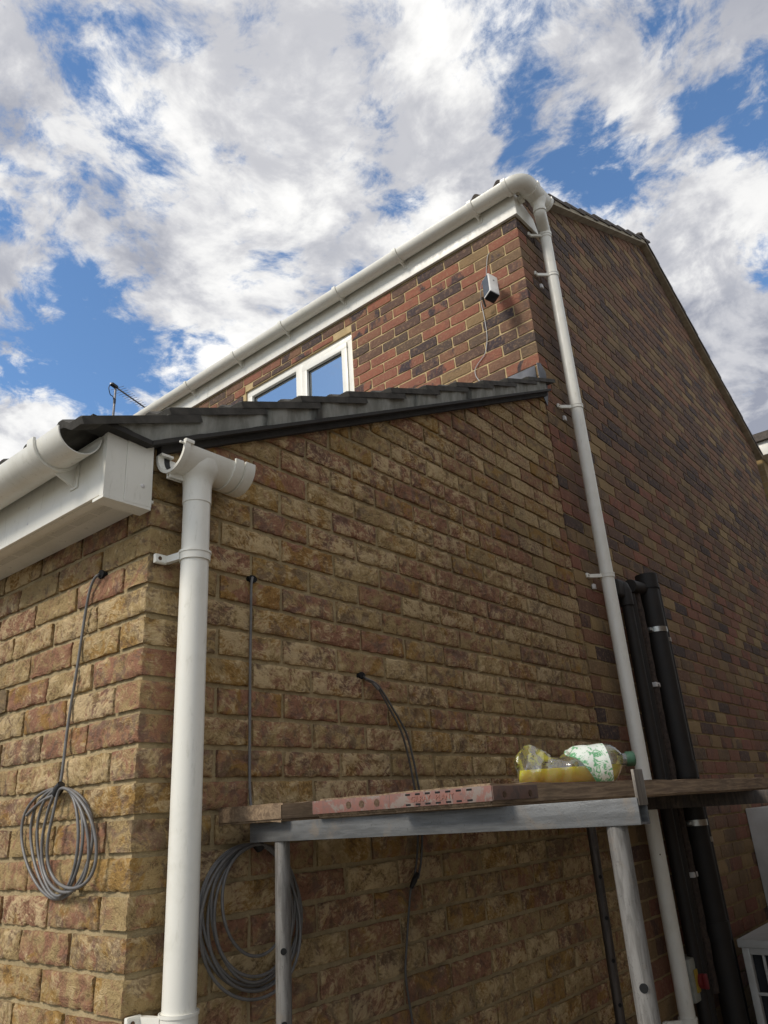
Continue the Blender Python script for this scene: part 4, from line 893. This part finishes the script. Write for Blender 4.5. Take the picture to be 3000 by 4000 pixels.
def board(x0, x1, y0, y1, label, band, seed):
    t = thing('scaffold_board', label, 'scaffold board', ((x0+x1)/2, y0, ZT), 'scaffold boards lying across the trestles')
    z0, z1 = ZT+.001, ZT+.0385; rnd = random.Random(seed)
    bm = bmesh.new(); nx, ny = 6, 40; g = {}
    for i in range(nx+1):
        for j in range(ny+1):
            for k in (0, 1):
                x = x0+(x1-x0)*i/nx; y = y0+(y1-y0)*(j/ny)**1.6; z = (z0, z1)[k]
                if i in (0, nx): x += rnd.uniform(-.002, .002); 
                if k == 1: z += rnd.uniform(-.0018, .001)
                if k == 0: z += rnd.uniform(0, .0012)
                if i in (0, nx) and j == 0 and band is None: y += rnd.uniform(.004, .012)
                if j == 0: y += rnd.uniform(-.002, .003)
                g[i, j, k] = bm.verts.new((x, y, z))
    for i in range(nx):
        for j in range(ny):
            bm.faces.new([g[i, j, 1], g[i+1, j, 1], g[i+1, j+1, 1], g[i, j+1, 1]]); bm.faces.new([g[i, j+1, 0], g[i+1, j+1, 0], g[i+1, j, 0], g[i, j, 0]])
        for j in (0, ny): bm.faces.new([g[i, j, 0], g[i+1, j, 0], g[i+1, j, 1], g[i, j, 1]])
    for j in range(ny):
        for i in (0, nx): bm.faces.new([g[i, j, 0], g[i, j+1, 0], g[i, j+1, 1], g[i, j, 1]])
    bmesh.ops.recalc_face_normals(bm, faces=bm.faces)
    eds = [e for e in bm.edges if e.is_manifold and e.calc_face_angle(0) > 1.0]
    bmesh.ops.bevel(bm, geom=eds, offset=.004, segments=2, affect='EDGES')
    me = bpy.data.meshes.new('plank'); bm.to_mesh(me); bm.free(); me.materials.append(M['wood']); me.polygons.foreach_set('use_smooth', [True]*len(me.polygons)); me.set_sharp_from_angle(angle=R(40)); link('plank', me, t)
    if band:
        m = MB(); th = .0022; zb0, zb1 = z0+.0085, z1-.0035; yb = y0-.0045
        m.bbox(x0-.003, x1+.003, yb-th, yb, zb0, zb1, .0008)
        m2 = MB(); m2.bbox(x1+.0032, x1+.0052, yb-th+.001, y0+band, zb0+.001, zb1-.001, .0008); m3 = MB(); m3.bbox(x0-.0052, x0-.0032, yb-th+.001, y0+band, zb0+.001, zb1-.001, .0008)
        bo_ = m.build('end_band', M['red'], t, 30); yt = yb-th; m2.build('side_strap', M['strap'], bo_, 30); m3.build('side_strap', M['strap'], bo_, 30)
        for yy in (y0+.03, y0+band-.03): MB().cyl((x1+.0045, yy, (z0+z1)/2), (x1+.0066, yy, (z0+z1)/2), .0055, 12).build('band_nail', M['screw'], bo_, 40)
        return t, bo_, yt, (zb0, zb1)
    return t
board(.028, .243, .2, 3.2, 'bare weathered scaffold board next to the wall with sawn end grain showing', None, 3)
tB, bB, yB, zBz = board(.341, .561, .216, 4.1, 'scaffold board with a plain chipped red end band in the middle of the platform', .12, 5)
tC, bC, yC, zCz = board(.571, .793, .192, 4.1, 'outer scaffold board with slotted red end band lettered GILRAY PLANT', .15, 8)
for x in (.44, .475, .515): MB().cyl((x, yB-.0006, sum(zBz)/2), (x, yB+.001, sum(zBz)/2), .007, 14).build('band_dent', M['screw'], bB, 40)
for r_, zz in ((0, zCz[0]+.004), (1, zCz[1]-.004)):
    for i in range(7):
        x = .612+.023*i; MB().bbox(x-.0058, x+.0058, yC-.0007, yC+.0008, zz-.0017, zz+.0017, .0006, 1).build('slot', M['hole'], bC, None)
fc = bpy.data.curves.new('lettering', 'FONT'); fc.body = 'GILRAY   PLANT'; fc.size = .0135; fc.extrude = .0005; fc.align_x = 'CENTER'; fc.align_y = 'CENTER'
fo = bpy.data.objects.new('lettering', fc); COL.objects.link(fo); dg = bpy.context.evaluated_depsgraph_get(); me = bpy.data.meshes.new_from_object(fo.evaluated_get(dg)); bpy.data.objects.remove(fo)
me.materials.clear(); me.materials.append(simple('band_lettering', (.20, .085, .06), .6, 0, (.30, .12, .09), 90, .5)); me.transform(Matrix.Translation((.668, yC-.0004, sum(zCz)/2)) @ Matrix.Rotation(R(90), 4, 'X')); lo = link('lettering', me, bC)
# ------------------------------------------------------------------ crumpled squash bottle
bt = thing('drink_bottle', 'crumpled clear plastic bottle with yellow drink and green label lying on the scaffold boards', 'bottle', (.62, .9, ZT+.039))
bdir = Vector((.80, .60, 0)).normalized(); bup = Vector((0, 0, 1)); bsd = bdir.cross(bup); zb_ = ZT+.0392
B0 = Vector((.494, .800, zb_)); BL = .268; BR = .051
def bottle_pt(t, th, k=1.0):
    r = BR
    if t < .13: r *= .45+.55*math.sqrt(max(.0, 1-((.13-t)/.13)**2))
    if t > .84: s = (t-.84)/.16; r = BR*(1-s*s*.70)
    a, b = math.cos(th), math.sin(th)
    x = a*r*k; z = b*r*k
    # crushed waist: a fold runs across the upper side
    cr = math.exp(-((t-.36-.10*a)/.13)**2); up_ = max(0, b)
    z -= .034*cr*up_**1.3; z += .006*math.exp(-((t-.12)/.10)**2)*up_
    x *= 1+.16*cr
    z += .004*math.sin(9*t*3+3*th)*(1 if t < .5 else .25)*up_; x += .003*math.sin(14*t*3-2*th)*(1 if t < .5 else .2)
    if t < .60:
        cq = mn.noise(Vector((t*11, a*1.6, b*1.6))*1.15); z += .011*cq*(.25+.75*up_)*(1-t/.75); x += .007*mn.noise(Vector((t*13, b*2, a*2+5)))*(1-t/.75)
    z = max(z, -BR+.006)
    lift = .012*max(0, t-.86)/.14
    return B0+bdir*(t*BL+.006*math.sin(2*th)*(t < .3))+bsd*x+bup*(z+BR-.006+lift)
def sleeve(t0, t1, k, nt_=46, nth=44, th0=0, th1=2*math.pi, close=True):
    m = MB(); vs = []; fs = []; full = abs(th1-th0-2*math.pi) < 1e-6; mcol = nth if full else nth+1
    for i in range(nt_+1):
        for j in range(mcol): vs.append(bottle_pt(t0+(t1-t0)*i/nt_, th0+(th1-th0)*j/nth, k))
    for i in range(nt_):
        for j in range(nth): j2 = (j+1) % mcol; fs.append((i*mcol+j, i*mcol+j2, (i+1)*mcol+j2, (i+1)*mcol+j))
    if close: fs += [tuple(range(mcol))[::-1], tuple(nt_*mcol+j for j in range(mcol))]
    return m.add(vs, fs)
sleeve(0, 1, 1).build('shell', M['clear'], bt, 14)
lq = sleeve(.012, .97, .955); me = lq.mesh('squash', M['juice'], None)
bm = bmesh.new(); bm.from_mesh(me); zl = zb_+.043
r_ = bmesh.ops.bisect_plane(bm, geom=bm.verts[:]+bm.edges[:]+bm.faces[:], plane_co=(0, 0, zl), plane_no=(0, 0, 1), clear_outer=True); bmesh.ops.holes_fill(bm, edges=[e for e in bm.edges if e.is_boundary]); bm.to_mesh(me); bm.free()
me.polygons.foreach_set('use_smooth', [True]*len(me.polygons)); me.set_sharp_from_angle(angle=R(40)); link('squash', me, bt)
lb = MB(); lv = []; lf_ = []
for i in range(21):
    for j in range(48):
        th = 2*math.pi*j/48; ta = .60-.13*math.sin(th); tb = .85-.02*math.sin(th); lv.append(bottle_pt(ta+(tb-ta)*i/20, th, 1.018))
for i in range(20):
    for j in range(48): j2 = (j+1) % 48; lf_.append((i*48+j, i*48+j2, (i+1)*48+j2, (i+1)*48+j))
lb.add(lv, lf_).build('label', M['label'], bt, 60)
e = B0+bdir*BL+bup*(BR+.004)
m = MB(); m.tube([e-bdir*.006, e+bdir*.012], .0155, 20); m.build('neck', M['clear'], bt, 40)
m = MB(); m.tube([e+bdir*.010, e+bdir*.0125, e+bdir*.030, e+bdir*.032], [.0175, .0185, .0185, .0165], 24); m.build('cap', M['green'], bt, 40)
# ------------------------------------------------------------------ aerial on the ridge
P0 = P(452, 1512, 1, YA); an = thing('tv_aerial', 'grey log-periodic television aerial on a mast above the roofs', 'aerial', (P0.x, YA, 4.2))
MB().tube([(P0.x, YA, 4.26), (P0.x, YA, P0.z-.9), (P0.x, YA, P0.z+.02)], .021, 12).build('mast', M['alu'], an, 40)
q = ray(586, 1606); tt = (P0.z-CAM.z)/q.z; P1 = CAM+q*tt; bd = (P1-P0).normalized(); Lb = (P1-P0).length; Lb = min(Lb, 3.0); P1 = P0+bd*Lb
MB().tube([P0-bd*.14, P1], .015, 10).build('boom', M['alu'], an, 40)
pd = bd.cross(Vector((0, 0, 1))).normalized()
for i in range(14):
    c = P0+bd*(Lb*(.04+.92*i/13)); l = .30-.012*i; MB().tube([c-pd*l*.5*(1 if i % 2 else .9), c+pd*l*.5], .004, 6).build('element', M['alu'], an, 40)
m = MB(); m.bbox(-.12, .03, -.035, .035, -.02, .03, .008, 2, Matrix.Translation(P0) @ Matrix(((bd.x, pd.x, 0, 0), (bd.y, pd.y, 0, 0), (0, 0, 1, 0), (0, 0, 0, 1)))); m.build('clamp', M['blackp'], an, 40)
MB().tube(spline([P0-bd*.12, P0-bd*.17+Vector((0, 0, -.1)), P0-bd*.12+Vector((0, 0, -.22)), P0+Vector((0, -.02, -.28)), P0+Vector((0, -.025, -.9))], 5), .008, 7).build('lead', M['black'], an, 50)
for dz in (.3, .75): MB().tube([(P0.x, YA, P0.z-dz-.05), (P0.x, YA, P0.z-dz+.05)], .024, 12).build('tape_wrap', M['black'], an, 40)
# ------------------------------------------------------------------ rear wing seen past the gable
nb = thing('neighbouring_house', 'yellow brick house wing with white gutter just beyond the gable', 'building', (-.1, 9.2, GZ))
m = MB(); m.box(-3, .03, 8.10, 11.5, GZ, 2.93); m.build('wall', M['farb'], nb, None)
m = MB(); m.bbox(.031, .19, 8.06, 11.6, 2.93, 2.95, .003); m.build('soffit', M['pvc'], nb, 30)
m = MB(); m.bbox(.17, .19, 8.06, 11.6, 2.9505, 3.10, .003); m.bbox(.0, .19, 8.045, 8.0595, 2.93, 3.10, .003); m.build('fascia', M['pvc'], nb, 30)
m = MB(); m.trough((.25, 8.03, 3.07), (.25, 11.6, 3.07), .057, .003, 20); m.prism([(.25+math.cos(math.pi*i/16)*.058, 3.073-math.sin(math.pi*i/16)*.058) for i in range(17)], 1, 8.028, 8.034); m.build('gutter', M['pvc'], nb, 40)
m = MB(); m.prism([(8.0, 3.10), (11.6, 3.10), (11.6, 3.2), (8.0, 3.2)], 0, -3.2, .22); m.build('roof', M['tile2'], nb, None)
m = MB(); frame(m, 8.5, 9.6, 1.6, 2.55, .06, .0, .05); m.v = [(.031+y, x, z) for x, y, z in m.v]; wn = m.build('window', M['pvc'], nb, 30)
MB().box(.034, .044, 8.55, 9.55, 1.65, 2.5).build('pane', M['glass'], wn, None)
fk = thing('shading_wall', 'plain brown brick flank wall added out of view across the side passage', 'wall', (3.35, 5, GZ))  # unseen wall, added to block sky light on the side wall
m = MB(); m.box(3.0, 3.3, .4, 13, GZ, 2.5); m.build('wall', M['shading'], fk, None)
m = MB(); m.box(2.94, 3.36, .34, 13.06, 2.501, 2.55); m.build('coping', M['cement2'], fk, None)
# ------------------------------------------------------------------ finish
for o in [o for o in scn.objects if o.parent is None]: o.location.z += -GZ
